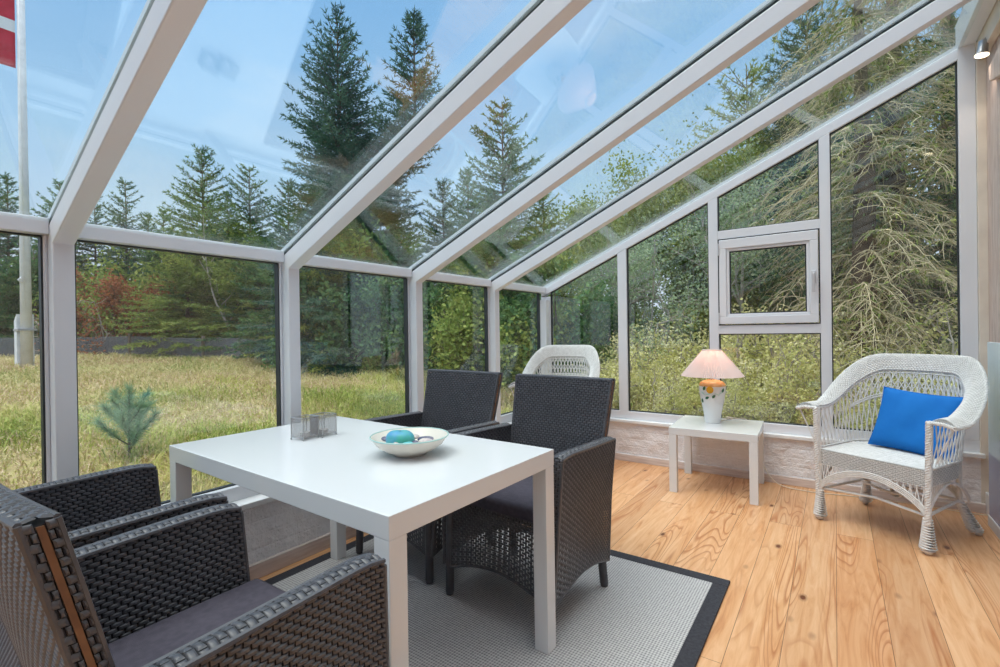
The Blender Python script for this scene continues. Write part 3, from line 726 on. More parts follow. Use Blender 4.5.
# ------------------------------------------------------------------ table lamp
L_ = empty('table_lamp', (1.508, -.30, .45), label='white ceramic table lamp with painted lemon and pink-lit pleated shade, on the side table', cat='lamp')
ZS = 1.09
prof = [(.052,0), (.055,.006), (.060,.05), (.072,.11), (.085,.17), (.092,.215), (.093,.24), (.088,.258), (.075,.272), (.05,.282), (.03,.286)]
P_ = [(p.x, p.y) for p in smoothpath([(r*.97, z*ZS, 0) for r, z in prof], 4)]
b = MB(); b.lathe(P_, 40); base = b.obj('lamp_base', M['ceramic'], L_, auto=1.0)
def rad(z):
    for (a, c), (d, e) in zip(P_, P_[1:]):
        if c <= z <= e: return lerp(a, d, (z-c)/(e-c+1e-9))
    return .05
b = MB(); b.lathe([(rad(z)+.0016, z) for z in (.268,.275,.281,.288,.294,.300,.306)]+[(.028,.314)], 40); b.obj('orange_glaze', M['orange_glaze'], base)
cd = Vector((2.246-1.492, -4.04+.30)).angle_signed(Vector((1,0)))
cam_a = math.atan2(-4.04+.30, 2.246-1.492)
def decal(name, da, z, pts, m):
    b = MB(); a0 = cam_a+da; vs = []; n = len(pts)
    for off in (.0012, .0042):
        for u, w in pts:
            zz = z+w; r = rad(min(zz, .304))+off; q = a0+u/.09; vs.append((r*math.cos(q), r*math.sin(q), zz))
    b.add(vs, [tuple(range(n-1, -1, -1)), tuple(range(n, 2*n))] + [(i, (i+1) % n, n+(i+1) % n, n+i) for i in range(n)])
    return b.obj(name, m, base, smooth=False)
circ = lambda r, e=1: [(r*math.cos(2*PI*k/16), r*e*math.sin(2*PI*k/16)) for k in range(16)]
leaf = lambda l, w, r: [(x*math.cos(r)-y*math.sin(r), x*math.sin(r)+y*math.cos(r)) for x, y in [(-l,0), (-l*.4,w), (l*.3,w*.9), (l,0), (l*.3,-w*.9), (-l*.4,-w)]]
decal('painted_lemon', -.18, .246, circ(.024, 1.05), M['yellow_glaze'])
for da, z, r in ((.10,.183,.9), (-.42,.172,.5), (-.62,.234,1.2), (.85,.222,1.2), (-.95,.150,1.4)): decal('painted_leaf', da, z*1.09, leaf(.017, .009, r), M['green_glaze'])
for da, z, r in ((-.3,.197,.2), (.35,.196,-.5), (.65,.205,.6), (-.75,.200,-.6)): decal('painted_tendril', da, z*1.09, leaf(.022, .0035, r), M['mint_glaze'])
b = MB(); b.tube([(0,0,.31), (0,0,.375)], .013, 14); b.obj('lamp_holder', M['cord'], L_)
b = MB(); b.lathe([(.004,.36), (.02,.375), (.028,.40), (.024,.425), (.004,.44)], 16); tag(b.obj('bulb', M['bulb'], L_), 'warm glowing bulb')
b = MB(); n = 96; vs = []
for j, (r, z) in enumerate(((.206,.340), (.136,.434), (.062,.527))):
    for k in range(n*2):
        rr = r + (.0048 if k % 2 else -.0048)*(r/.14); q = PI*k/n; vs.append((rr*math.cos(q), rr*math.sin(q), z))
w_ = 2*n
b.add(vs, [(j*w_+k, j*w_+(k+1) % w_, (j+1)*w_+(k+1) % w_, (j+1)*w_+k) for j in range(2) for k in range(w_)])
sh = b.obj('lamp_shade', M['shade'], L_, smooth=False); so = sh.modifiers.new('s', 'SOLIDIFY'); so.thickness = .0012
b = MB(); b.lathe([(.057,.525), (.065,.525), (.065,.531), (.057,.531)], 48, cap=False); b.obj('shade_ring', M['ceramic'], sh)
pl = bpy.data.lights.new('lamp_light', 'POINT'); pl.energy = 1.1; pl.color = (1,.66,.48); pl.shadow_soft_size = .03
po = bpy.data.objects.new('lamp_light', pl); COL.objects.link(po); po.parent = L_; po.location = (0,0,.455)
cp = [(.02,.05,.004), (.06,.12,.004), (.085,.215,.005), (.13,.235,.004), (.20,.26,-.02), (.26,.275,-.25), (.37,.20,-.42), (.55,.16,-.445), (.80,.20,-.446), (1.10,.235,-.446), (1.42,.22,-.446), (1.475,.19,-.42), (1.484,.15,-.33), (1.478,.12,-.38)]
b = MB(); b.tube(smoothpath(cp, 8), .0032, 6); b.obj('cord', M['cord'], L_)
b = MB(); b.box(.055, .105, .185, .212, 0, .016); b.obj('cord_switch', M['cord'], L_, smooth=False, bevel=.005)

# ------------------------------------------------------------------ things on the dining table
TZ = TH
t = empty('bowl', (1.035, -2.865, TZ), label='cream ceramic bowl with a turquoise rim holding shells and stones, on the dining table', cat='bowl')
b = MB(); pr = [(.02,.006), (.052,.0), (.056,.002), (.058,.007), (.085,.018), (.112,.036), (.127,.056), (.133,.064)]
pin = [(.133,.066), (.124,.060), (.106,.040), (.080,.024), (.05,.014), (.0,.012)]
b.lathe([(.0,.006)]+pr+pin, 48, cap=False); bo = b.obj('bowl_body', M['bowl'], t, auto=1.0)
b = MB(); b.tube([(.133*math.cos(2*PI*k/48), .133*math.sin(2*PI*k/48), .065) for k in range(49)], .0024, 6, cap=False); b.obj('rim', M['bowl_rim'], t)
def pebble(x, y, z, rx, ry, rz, m, name, label, cat, rot=0, seed=0, ridges=0):
    b = MB(); rnd = random.Random(seed); ph = [rnd.uniform(0, 6) for _ in range(4)]
    def f(u, v):
        a = 2*PI*u; e = PI*(v-.5); k = 1+.08*math.sin(2*a+ph[0])+.06*math.sin(3*e+ph[1]) + (ridges*math.sin(14*a) if ridges else 0)
        return (rx*k*math.cos(a)*math.cos(e), ry*k*math.sin(a)*math.cos(e), rz*k*math.sin(e))
    b.grid(f, 28, 14); o = b.obj(name, m); o.location = (1.035+x, -2.865+y, TZ+z); o.rotation_euler = (.1, .05, rot); return tag(o, label, cat)
pebble(-.028,-.018,.046,.050,.040,.036,M['turq'],'painted_stone','large turquoise and blue stone in the bowl','stone',.4,1)
pebble(.045,-.052,.044,.022,.016,.013,M['sky_stone'],'painted_stone','small bright aqua stone in front in the bowl','stone',.2,2)
pebble(.010,-.072,.046,.013,.009,.009,M['pale_shell'],'sea_shell','small white pointed shell at the near side of the bowl','shell',.2,3,.05)
pebble(.035,.042,.047,.026,.017,.011,M['dark_shell'],'sea_shell','dark blue mussel shell at the back of the bowl','shell',1.0,4,.03)
pebble(.075,.005,.050,.030,.020,.010,M['pale_shell'],'sea_shell','pale mottled shell on the right side of the bowl','shell',.7,5,.05)
pebble(.020,.002,.036,.020,.014,.012,M['dark_shell'],'sea_shell','dark grey shell in the middle of the bowl','shell',.1,6,.04)
pebble(-.078,-.040,.050,.014,.012,.009,M['dark_shell'],'sea_shell','dark shell at the left edge of the bowl','shell',.3,7,.04)
pebble(.078,-.042,.050,.018,.010,.007,M['dark_shell'],'sea_shell','slate blue shell at the right near edge of the bowl','shell',1.2,8,.04)
pebble(-.030,.055,.046,.020,.015,.009,M['pale_shell'],'sea_shell','pale shell behind the large turquoise stone','shell',2.0,9,.05)
def candle_box(x, y, label, rz):
    t = empty('candle_holder', (x, y, TZ), rz, label=label, cat='candle holder', group='wire mesh candle holders on the dining table')
    s, z0, z1, r = .036, .010, .088, .0016
    b = MB()
    for a in (-s, s):
        for c in (-s, s):
            b.tube([(a,c,z0-.006), (a,c,z1)], r, 6); b.lathe([(.001,0),(.0035,.002),(.0035,.006),(.001,.008)], 10, (a,c,0))
    for z in (z0, z1):
        for a in (-s, s): b.tube([(a,-s,z), (a,s,z)], r, 6); b.tube([(-s,a,z), (s,a,z)], r, 6)
    b.obj('wire_frame', M['grey_metal'], t, auto=.8)
    b = MB(); e = .0006
    b.box(-s, s, -s-e, -s+e, z0, z1-.002); b.box(-s, s, s-e, s+e, z0, z1-.002); b.box(-s-e, -s+e, -s+.001, s-.001, z0, z1-.002); b.box(s-e, s+e, -s+.001, s-.001, z0, z1-.002)
    b.box(-s+.001, s-.001, -s+.001, s-.001, z0-.001, z0)
    part(b, 'mesh_sides', M['mesh'], t)
    c = empty('tealight', (x, y, TZ+z0+.0005), label='white tealight candle inside the %s wire candle holder' % ('nearer' if y < -2.88 else 'farther'), cat='candle')
    b = MB(); b.lathe([(.019,0), (.0195,.016), (.0185,.016), (.018,.013), (.002,.013)], 24); b.obj('wax_cup', M['wax'], c, auto=.8)
    b = MB(); b.tube([(0,0,.012), (.001,0,.021)], .0008, 5); b.obj('wick', M['gasket'], c)
candle_box(.493, -2.916, 'nearer of the two grey wire mesh candle boxes on the dining table', .1)
candle_box(.503, -2.838, 'farther of the two grey wire mesh candle boxes on the dining table', .1)

# ------------------------------------------------------------------ outside: ground, grass
def gz(x, y):
    d = max(-x-.35, y-.35, 0.0); e = .10 + .62*(1-math.exp(-d/3.6)) + .025*math.sin(x*1.7+y*.9)*min(1, d)+.02*math.sin(y*2.3-x)*min(1, d)
    if -x < .35 and y < .35: return -.25
    return e
b = MB(); nx, ny = 120, 120
b.grid(lambda u, v: (lerp(-24, 8, u), lerp(-12, 20, v), gz(lerp(-24, 8, u), lerp(-12, 20, v))-(.25 if (lerp(-24,8,u) > -.45 and lerp(-12,20,v) < .45) else 0)), nx, ny)
o = b.obj('ground', M['soil']); o['kind'] = 'structure'
rg = np.random.default_rng(3)
def grass(name, n, region, hmin, hmax, label, wd=.0035, mt='grass'):
    pts = []
    while len(pts) < n:
        x, y, k = region(rg); pts.append((x, y, k))
    V = np.zeros((n, 5, 3)); P = np.array([(x, y, gz(x, y)-.02) for x, y, k in pts]); K = np.array([k for _, _, k in pts])
    h = rg.uniform(hmin, hmax, n)*K; a = rg.uniform(0, 2*PI, n); ld = rg.uniform(.3, 1.3, n)
    dx = np.cos(a)[:, None]*np.array([1,0,0])+np.sin(a)[:, None]*np.array([0,1,0])
    sd = np.cos(a+PI/2)[:, None]*np.array([1,0,0])+np.sin(a+PI/2)[:, None]*np.array([0,1,0]); w = (wd*K*rg.uniform(.6, 1.5, n))[:, None]
    up = np.array([0,0,1.])
    V[:,0] = P-sd*w; V[:,1] = P+sd*w
    m_ = P+up*(h*.6)[:, None]+dx*(h*.3*ld)[:, None]; V[:,2] = m_+sd*w*.8; V[:,3] = m_-sd*w*.8
    V[:,4] = P+up*(h*.85)[:, None]+dx*(h*ld)[:, None]
    base = np.arange(n)*5
    me = bpy.data.meshes.new(name)
    faces = []
    for q in base: faces.append((q, q+1, q+2, q+3)); faces.append((q+3, q+2, q+4))
    me.from_pydata(V.reshape(-1, 3).tolist(), [], faces); me.materials.append(M[mt])
    o = bpy.data.objects.new(name, me); COL.objects.link(o); tag(o, label, 'grass', kind='stuff'); return o
def reg_left(r):
    d = r.uniform(0, 1)**1.6*12; x = -.3-d; y = r.uniform(-6-d*.35, 2+d*.5); return x, y, 1+d*.12
grass('lawn_grass', 150000, reg_left, .03, .10, 'dry straw and green grass covering the lawn outside the left windows')
def reg_near(r):
    while True:
        d = r.uniform(0, 1)**1.3*3.4; x = -.52-d; y = r.uniform(-6, 2.5)
        if math.sin(x*2.1+y*1.3)+math.sin(y*3.1-x*1.7)+r.uniform(-1.2, 1.2)+(.8-d*.6) > .2: return x, y, 1
def reg_edge(r):
    d = r.uniform(6.5, 11.5); x = -.3-d; y = r.uniform(-6.5-d*.3, 2.5)
    while math.sin(x*1.3)+math.sin(y*1.1+x*.6)+r.uniform(-1, 1) < .1: d = r.uniform(6.5, 11.5); x = -.3-d; y = r.uniform(-6.5-d*.3, 2.5)
    return x, y, 2
M['green_grass'] = foliage('green_grass_blades', wide=True, cols=[(.16,.24,.05), (.33,.40,.09), (.50,.52,.15), (.64,.55,.26)], scale=.8, tr=.3)
M['brown_grass'] = foliage('brown_grass_blades', wide=True, cols=[(.30,.17,.10), (.52,.33,.22), (.60,.44,.30), (.38,.40,.12)], scale=.8, tr=.3)
grass('tufted_grass', 34000, reg_near, .07, .19, 'greener tufts of grass growing close to the left windows', .0035, 'green_grass')
grass('brown_grass', 16000, reg_edge, .03, .06, 'patches of reddish brown grass near the far edge of the lawn', .005, 'brown_grass')
def reg_far(r):
    d = r.uniform(0, 1)**1.4*6; x = r.uniform(-3-d*.5, 3.2); y = .75+d; return x, y, 1+d*.1
grass('rough_grass', 22000, reg_far, .12, .34, 'long green rough grass outside the gable window', .006)

# ------------------------------------------------------------------ trees
class Leaves:
    def __init__(s): s.a = []
    def add(s, p, d, l, w):              # a slim needle-spray triangle
        s.a.append((p, d, l, w))
    def build(s, name, m, parent, rnd, quad=False):
        n = len(s.a); P = np.array([tuple(q[0]) for q in s.a]); D = np.array([tuple(q[1]) for q in s.a]); L = np.array([q[2] for q in s.a]); W = np.array([q[3] for q in s.a])
        D /= np.linalg.norm(D, axis=1)[:, None]+1e-9
        r = rnd.normal(size=(n, 3)); S_ = np.cross(D, r); S_ /= np.linalg.norm(S_, axis=1)[:, None]+1e-9
        if quad:
            V = np.stack([P, P+D*(L*.5)[:, None]+S_*W[:, None], P+D*L[:, None], P+D*(L*.5)[:, None]-S_*W[:, None]], 1); k = 4
        else:
            V = np.stack([P-S_*W[:, None], P+S_*W[:, None], P+D*L[:, None]], 1); k = 3
        me = bpy.data.meshes.new(name); me.vertices.add(n*k); me.vertices.foreach_set('co', V.reshape(-1))
        me.loops.add(n*k); me.loops.foreach_set('vertex_index', np.arange(n*k, dtype=np.int32))
        me.polygons.add(n); me.polygons.foreach_set('loop_start', np.arange(n, dtype=np.int32)*k); me.update(calc_edges=True); me.validate()
        me.materials.append(m); o = bpy.data.objects.new(name, me); COL.objects.link(o); o.parent = parent; return o
def rv(r, s=1.0): return Vector((r.gauss(0, s), r.gauss(0, s), r.gauss(0, s)))
def spruce(h, R, seed, m, dens=1.0, tops=1, nl=.055):
    r = random.Random(seed); t = empty('spruce_tree'); Lv = Leaves(); tr = MB()
    stems = [(0, 0)] if tops == 1 else [(-.2, .0), (1.25, -.05)]
    def stem(ax, ay, h0, h1, kr=1):
        tr.tube([(0,0,-.3), (ax*.3, ay*.3, h0), (ax, ay, (h0+h1)/2), (ax, ay, h1)], [.012*h+.03, .010*h+.02, .03, .006], 8)
        z = h0
        while z < h1-.06:
            f = (h1-z)/(h1-.1); rad_ = kr*R*min(1.0, f**.62+.03)
            fx = ax*min(1, (z-h0)/((h1-h0)/2+1e-6)*.7+.3) if (ax or ay) else 0; fy = ay*min(1, (z-h0)/((h1-h0)/2+1e-6)*.7+.3)
            nb = max(4, int(9*dens*min(1, .6+f)))
            for k in range(nb):
                a = r.uniform(0, 2*PI); L = rad_*r.uniform(.6, 1.12); d = Vector((math.cos(a), math.sin(a), 0))
                rise = lerp(.75, .05, min(1, f*1.6)); dr = lerp(.1, .45, f)
                pt = lambda s: Vector((fx, fy, z)) + d*L*s + Vector((0,0,L*(rise*s - dr*s*s + .22*s**3)))
                tr.tube([pt(0), pt(.5), pt(1)], [.012, .008, .003], 3, cap=False)
                n = max(3, int(L/.085)); 
                for i in range(1, n+1):
                    s = i/n; p = pt(s); fw = (pt(min(1.05, s+.05))-pt(s-.05)).normalized(); sd = fw.cross(Vector((0,0,1)))
                    tl = (.34*L*(1-s)**.8+.07)*r.uniform(.7, 1.2)
                    for sg in (-1, 1):
                        td = (fw*.8 + sd*sg*r.uniform(.6, 1) + Vector((0,0,r.uniform(-.25, .15)))).normalized()
                        m_ = max(2, int(tl/.055))
                        for j in range(m_):
                            q = p+td*tl*(j/m_)
                            for _ in range(3):
                                Lv.add(q, td + rv(r, .5), nl*r.uniform(.8, 1.7), .0105)
                    Lv.add(p, fw+rv(r, .3), nl*1.3, .009)
            z += r.uniform(.085, .14)/dens**.5 * (1.25 if f < .2 else 1)
        for k in range(14): Lv.add(Vector((ax, ay, h1-.25+.02*k)), Vector((r.uniform(-.4,.4), r.uniform(-.4,.4), 1)), .07, .007)
    if tops == 1: stem(0, 0, .15, h)
    else:
        hs = h*.62
        stem(0, 0, .15, hs); stem(stems[0][0], stems[0][1], hs*.7, h, .72); stem(stems[1][0], stems[1][1], hs*.7, h*.99, .55)
    tr.obj('trunk', M['bark'], t); Lv.build('foliage', m, t, np.random.default_rng(seed)); return t
def bushy(name, h, R, seed, m, nleaf, ls, depth=3, stems=5, lean=.5, bark='bark', z0=.0, lw=.35, up=.7):
    r = random.Random(seed); t = empty(name); Lv = Leaves(); tr = MB(); tips = []
    def grow(p, d, L, w, k):
        pts = [p]; q = p
        for i in range(3):
            d = (d + rv(r, .22) + Vector((0,0,.05))).normalized(); q = q+d*L/3; pts.append(q)
        tr.tube(pts, [w, w*.85, w*.7, w*.55], 4 if k else 6, cap=False); tips.extend(pts[1:] if k >= depth-1 else pts[2:])
        if k < depth:
            for _ in range(r.choice((2, 3, 3, 4))): grow(pts[r.choice((1, 2, 3))], (d*up + rv(r, .55)).normalized(), L*r.uniform(.55, .8), w*.55, k+1)
    for _ in range(stems):
        a = r.uniform(0, 2*PI); grow(Vector((math.cos(a)*R*.25, math.sin(a)*R*.25, -.1)), Vector((math.cos(a)*lean, math.sin(a)*lean, 1)).normalized(), h*.42, .012+h*.008, 0)
    # fit crown
    mz = max(p.z for p in tips); k_ = h/mz
    mr = sorted(math.hypot(p.x, p.y) for p in tips)[int(len(tips)*.93)]; kr = R/mr
    tr.v = [(x*kr, y*kr, z*k_ if z > 0 else z) for x, y, z in tr.v]; tips = [Vector((p.x*kr, p.y*kr, p.z*k_)) for p in tips]
    for _ in range(nleaf):
        p = r.choice(tips); Lv.add(p+rv(r, .05+.02*h), rv(r, 1)+Vector((0,0,.3)), ls*r.uniform(.6, 1.4), ls*lw)
    tr.obj('branches', M[bark], t); Lv.build('foliage', m, t, np.random.default_rng(seed), True); return t
def drooping(h, seed):
    r = random.Random(seed); t = empty('drooping_conifer'); Lv = Leaves(); tr = MB(); dt = MB()
    tr.tube([(0,0,-.3), (.05,0,h*.5), (0,.05,h)], [.16, .11, .02], 10)
    z = .5
    while z < h:
        for k in range(5):
            a = r.uniform(0, 2*PI); L = (1.7-.9*z/h)*r.uniform(.6, 1.1); d = Vector((math.cos(a), math.sin(a), 0))
            pt = lambda s: Vector((0,0,z)) + d*L*s + Vector((0,0,L*(.30*s-.75*s*s)))
            dt.tube([pt(i/5) for i in range(6)], [.016, .012, .009, .007, .005, .003], 4, cap=False)
            n = int(L/.075)
            for i in range(2, n+1):
                s = i/n; p = pt(s)
                for _ in range(2):
                    td = Vector((d.x*r.uniform(.0, .9)+r.gauss(0, .5), d.y*r.uniform(0, .9)+r.gauss(0, .5), r.uniform(-.3, .2))); l = r.uniform(.12, .38)
                    q = [p]; v = td.normalized()
                    for _k in range(3): v = (v+Vector((r.gauss(0,.2), r.gauss(0,.2), -.32))).normalized(); q.append(q[-1]+v*l/3)
                    dt.tube(q, [.0060, .0048, .0036, .0022], 3, cap=False)
                    for x in q[1:]:
                        if r.random() < .38: 
                            e = v+rv(r, .6); dt.tube([x, x+e.normalized()*r.uniform(.04, .12)], [.0024, .001], 3, cap=False)
                    if r.random() < (.6 if i < n*.5 else .22):
                        for _j in range(6): Lv.add(q[r.randrange(4)], v+rv(r, .6), .07, .010)
        z += r.uniform(.13, .24)
    tr.obj('trunk', M['bark'], t); dt.obj('dead_twigs', M['dead_twig'], t); Lv.build('foliage', M['pine_leaf'], t, np.random.default_rng(seed)); return t
protos = {}
def plant(kind, x, y, s, label, group=None, rz=0, cat='tree', sz=None):
    k, mk = kind
    if k not in protos: o = mk(); protos[k] = o
    else: o = copy_tree(protos[k])
    o.location = (x, y, gz(x, y)-.03); o.rotation_euler = (0,0,rz); o.scale = (s, s, sz or s); tag(o, label, cat, group); return o
KS1 = ('s1', lambda: spruce(4.6, 1.25, 11, M['spruce'])); KS2 = ('s2', lambda: spruce(4.6, 1.0, 12, M['blue_spruce'], .8))
KS3 = ('s3', lambda: spruce(6.6, 2.15, 13, M['blue_spruce'], 1.0, 2, .07)); KS4 = ('s4', lambda: spruce(4.6, 1.5, 14, M['pine_leaf'], .9))
KB1 = ('b1', lambda: bushy('broadleaf_tree', 3.2, 1.3, 21, M['grey_leaf'], 11000, .038, 4, 3, .35, 'pale_bark'))
KS5 = ('s5', lambda: spruce(2.6, 1.35, 15, M['pine_leaf'], 1.2, 1, .06)); KS6 = ('s6', lambda: spruce(2.6, 1.35, 16, M['spruce'], 1.2, 1, .06))
KX = ('x', lambda: bushy('bare_shrub', 1.5, 1.0, 27, M['red_leaf'], 250, .05, 3, 5, .8, 'pale_bark'))
KB2 = ('b2', lambda: bushy('russet_shrub', 1.9, 1.0, 22, M['red_leaf'], 6000, .07, 3, 6, .7))
KB3 = ('b3', lambda: bushy('green_shrub', 2.2, 1.1, 23, M['pine_leaf'], 9000, .07, 3, 7, .7))
KB4 = ('b4', lambda: bushy('olive_bush', .75, .62, 24, M['olive'], 8000, .030, 3, 12, .9, 'pale_bark'))
KB5 = ('b5', lambda: bushy('pine_tree', 3.6, .9, 25, M['pine_leaf'], 16000, .06, 4, 2, .25))
KB6 = ('b6', lambda: bushy('dark_shrub', 2.2, 1.2, 26, M['spruce'], 11000, .08, 3, 8, .8))
KD = ('d', lambda: drooping(5.6, 31))
#TREES-BEGIN
plant(KS1, -16.13, -2.26, 1.0, 'dense green spruce in the tree belt behind the flagpole', None, 6.0, 'tree')
plant(KS2, -15.4, -1.14, 1.02, 'dark green spruce in the belt left of the first post', 'spruces behind the flagpole', 5.95, 'tree')
plant(KS1, -14.42, -0.33, 0.98, 'dark green spruce in the belt left of the first post', 'spruces behind the flagpole', 0.36, 'tree')
plant(KS2, -14.17, 0.33, 0.93, 'slim spruce tip just right of the first post', None, 0.53, 'tree')
plant(KS2, -12.88, 0.63, 0.98, 'small pointed spruce standing left of the broad green tree', None, 5.25, 'tree')
plant(KS1, -11.51, 0.98, 0.78, 'green spruce filling the belt behind the lawn shrubs', 'spruces behind the lawn', 4.62, 'tree')
plant(KS1, -9.61, 1.08, 1.03, 'broad green spruce seen through the second roof pane', None, 4.21, 'tree')
plant(KS1, -9.13, 1.91, 0.97, 'green spruce filling the belt behind the lawn shrubs', 'spruces behind the lawn', 1.94, 'tree')
plant(KS2, -7.64, 1.98, 0.85, 'green spruce filling the belt behind the lawn shrubs', 'spruces behind the lawn', 3.81, 'tree')
plant(KS3, -5.19, 1.74, 1.0, 'tall dark twin-topped spruce rising into the roof panes', None, 0.6, 'tree')
plant(KS1, -4.03, 3.04, 0.78, 'green spruce right of the twin-topped spruce', None, 3.65, 'tree')
plant(KS1, -2.61, 3.06, 1.05, 'pointed spruce seen through the third roof pane', None, 0.99, 'tree')
plant(KS4, -2.22, 3.82, 0.72, 'yellow-green conifer left of the corner post', None, 2.7, 'tree')
plant(KB5, -1.35, 3.7, 0.85, 'loose pine seen above the gable rail on the left', None, 2.47, 'tree')
plant(KB1, -0.34, 2.94, 0.85, 'sparse broadleaf tree outside the first gable pane', None, 4.54, 'tree')
plant(KB5, -0.3, 4.55, 0.95, 'tall green tree in the thicket behind the gable', 'trees behind the gable', 6.25, 'tree')
plant(KB1, 0.61, 2.87, 0.98, 'sparse broadleaf tree outside the second gable pane', None, 5.96, 'tree')
plant(KB5, 0.98, 4.1, 1.0, 'tall green tree in the thicket behind the gable', 'trees behind the gable', 3.42, 'tree')
plant(KB1, 1.53, 3.27, 1.2, 'tall green tree in the thicket behind the gable', 'trees behind the gable', 2.79, 'tree')
plant(KS4, 0.99, 5.58, 1.15, 'tall yellow-green conifer behind the opening casement', None, 1.68, 'tree')
plant(KS3, 2.07, 5.12, 0.86, 'dark tall conifer seen over the right of the gable', None, 0.6, 'tree')
plant(KD, 2.47, 2.22, 0.85, 'drooping pale-twigged conifer nearest the mullion of the right pane', None, 0.17, 'tree')
plant(KD, 2.84, 2.97, 1.0, 'conifer with pale drooping dead twigs outside the right gable pane', None, 2.92, 'tree')
plant(KD, 3.6, 4.96, 1.05, 'conifer with drooping twigs farthest right behind the gable post', None, 2.0, 'tree')
plant(KS1, 3.8, 3.4, 1.1, 'green spruce outside the right end of the gable', None, 2.39, 'tree')
plant(KB3, -11.66, 1.85, 1.5, 'tall leafy shrub filling the gap under the spruces behind the second window', 'tall shrubs under the spruces', 5.6, 'shrub')
plant(KB3, -10.17, 2.28, 1.5, 'tall leafy shrub filling the gap under the spruces behind the second window', 'tall shrubs under the spruces', 3.3, 'shrub')
plant(KB6, -13.39, 0.4, 1.5, 'tall leafy shrub filling the gap under the spruces behind the second window', 'tall shrubs under the spruces', 3.52, 'shrub')
plant(KB3, -12.18, 0.99, 1.4, 'tall leafy shrub filling the gap under the spruces behind the second window', 'tall shrubs under the spruces', 1.48, 'shrub')
plant(KB6, -13.74, -2.05, 0.9, 'evergreen shrub at the far left edge of the lawn', 'dark shrubs at the lawn edge', 0.15, 'shrub')
plant(KS6, -13.09, -1.1, 0.95, 'evergreen shrub at the far left edge of the lawn', 'dark shrubs at the lawn edge', 2.04, 'tree')
plant(KB3, -11.3, -0.59, 1.0, 'green and yellow shrub beside the first post', None, 0.86, 'shrub')
plant(KB2, -11.13, -0.1, 1.0, 'russet brown shrub at the back of the lawn beside the first post', 'russet shrubs', 3.2, 'shrub')
plant(KX, -10.67, -0.63, 1.0, 'bare twiggy shrub beside the first post', None, 6.27, 'shrub')
plant(KX, -10.0, -0.04, 0.8, 'smaller bare twiggy shrub at the lawn edge', None, 4.24, 'shrub')
plant(KB2, -10.3, 0.24, 0.95, 'russet brown shrub at the back of the lawn beside the first post', 'russet shrubs', 1.14, 'shrub')
plant(KS5, -9.27, 0.59, 1.05, 'bright green young conifer in the middle of the second window', None, 5.61, 'tree')
plant(KS5, -8.28, 1.17, 0.95, 'bright green young conifer right of the leaning trunk', None, 5.0, 'tree')
plant(KS6, -7.69, 1.46, 0.95, 'evergreen shrub at the far left edge of the lawn', 'dark shrubs at the lawn edge', 4.61, 'tree')
plant(KS6, -6.18, 1.29, 1.0, 'evergreen shrub behind the lawn beyond the third to fifth windows', 'dark shrubs beyond the lawn windows', 5.69, 'tree')
plant(KS5, -5.16, 1.27, 0.95, 'yellow-green young conifer in the third window', None, 4.79, 'tree')
plant(KB6, -4.63, 1.64, 1.05, 'evergreen shrub behind the lawn beyond the third to fifth windows', 'dark shrubs beyond the lawn windows', 4.96, 'shrub')
plant(KS6, -4.01, 1.83, 0.9, 'evergreen shrub behind the lawn beyond the third to fifth windows', 'dark shrubs beyond the lawn windows', 2.22, 'tree')
plant(KB6, -3.44, 1.99, 0.85, 'evergreen shrub behind the lawn beyond the third to fifth windows', 'dark shrubs beyond the lawn windows', 6.16, 'shrub')
plant(KB3, -2.73, 1.99, 0.9, 'green bush in the fourth window', None, 6.04, 'shrub')
plant(KS6, -2.22, 2.11, 0.95, 'evergreen shrub behind the lawn beyond the third to fifth windows', 'dark shrubs beyond the lawn windows', 1.01, 'tree')
plant(KB3, -1.66, 2.01, 0.95, 'green bush in the last left window', None, 4.74, 'shrub')
plant(KB6, -1.33, 2.25, 0.95, 'evergreen shrub behind the lawn beyond the third to fifth windows', 'dark shrubs beyond the lawn windows', 4.49, 'shrub')
plant(KB6, -0.81, 2.36, 0.7, 'leafy green shrub in the thicket behind the gable', 'dark shrubs behind the gable', 2.9, 'shrub')
plant(KB3, -0.27, 4.45, 0.8, 'leafy green shrub in the thicket behind the gable', 'dark shrubs behind the gable', 3.33, 'shrub')
plant(KB3, 0.68, 4.14, 0.8, 'leafy green shrub in the thicket behind the gable', 'dark shrubs behind the gable', 3.08, 'shrub')
plant(KB3, 1.27, 4.55, 0.85, 'leafy green shrub in the thicket behind the gable', 'dark shrubs behind the gable', 5.81, 'shrub')
plant(KB6, 1.87, 4.49, 0.9, 'leafy green shrub in the thicket behind the gable', 'dark shrubs behind the gable', 3.15, 'shrub')
plant(KB6, 2.43, 5.12, 1.2, 'leafy green shrub in the thicket behind the gable', 'dark shrubs behind the gable', 5.22, 'shrub')
plant(KB6, 3.14, 5.13, 1.3, 'leafy green shrub in the thicket behind the gable', 'dark shrubs behind the gable', 2.22, 'shrub')
plant(KB6, 3.95, 6.19, 1.3, 'leafy green shrub in the thicket behind the gable', 'dark shrubs behind the gable', 5.54, 'shrub')
plant(KS1, -17.42, -1.21, 1.1, 'dark green spruce in the belt left of the first post', 'spruces behind the flagpole', 5.65, 'tree')
plant(KS2, -11.42, 2.5, 0.95, 'green spruce filling the belt behind the lawn shrubs', 'spruces behind the lawn', 2.9, 'tree')
plant(KS1, -13.7, 1.4, 0.85, 'green spruce filling the belt behind the lawn shrubs', 'spruces behind the lawn', 3.57, 'tree')
plant(KS1, -7.98, 2.96, 0.8, 'green spruce filling the belt behind the lawn shrubs', 'spruces behind the lawn', 5.78, 'tree')
plant(KS2, -5.65, 3.37, 0.85, 'green spruce filling the belt behind the lawn shrubs', 'spruces behind the lawn', 4.55, 'tree')
plant(KS1, -4.38, 4.26, 0.9, 'green spruce filling the belt behind the lawn shrubs', 'spruces behind the lawn', 3.06, 'tree')
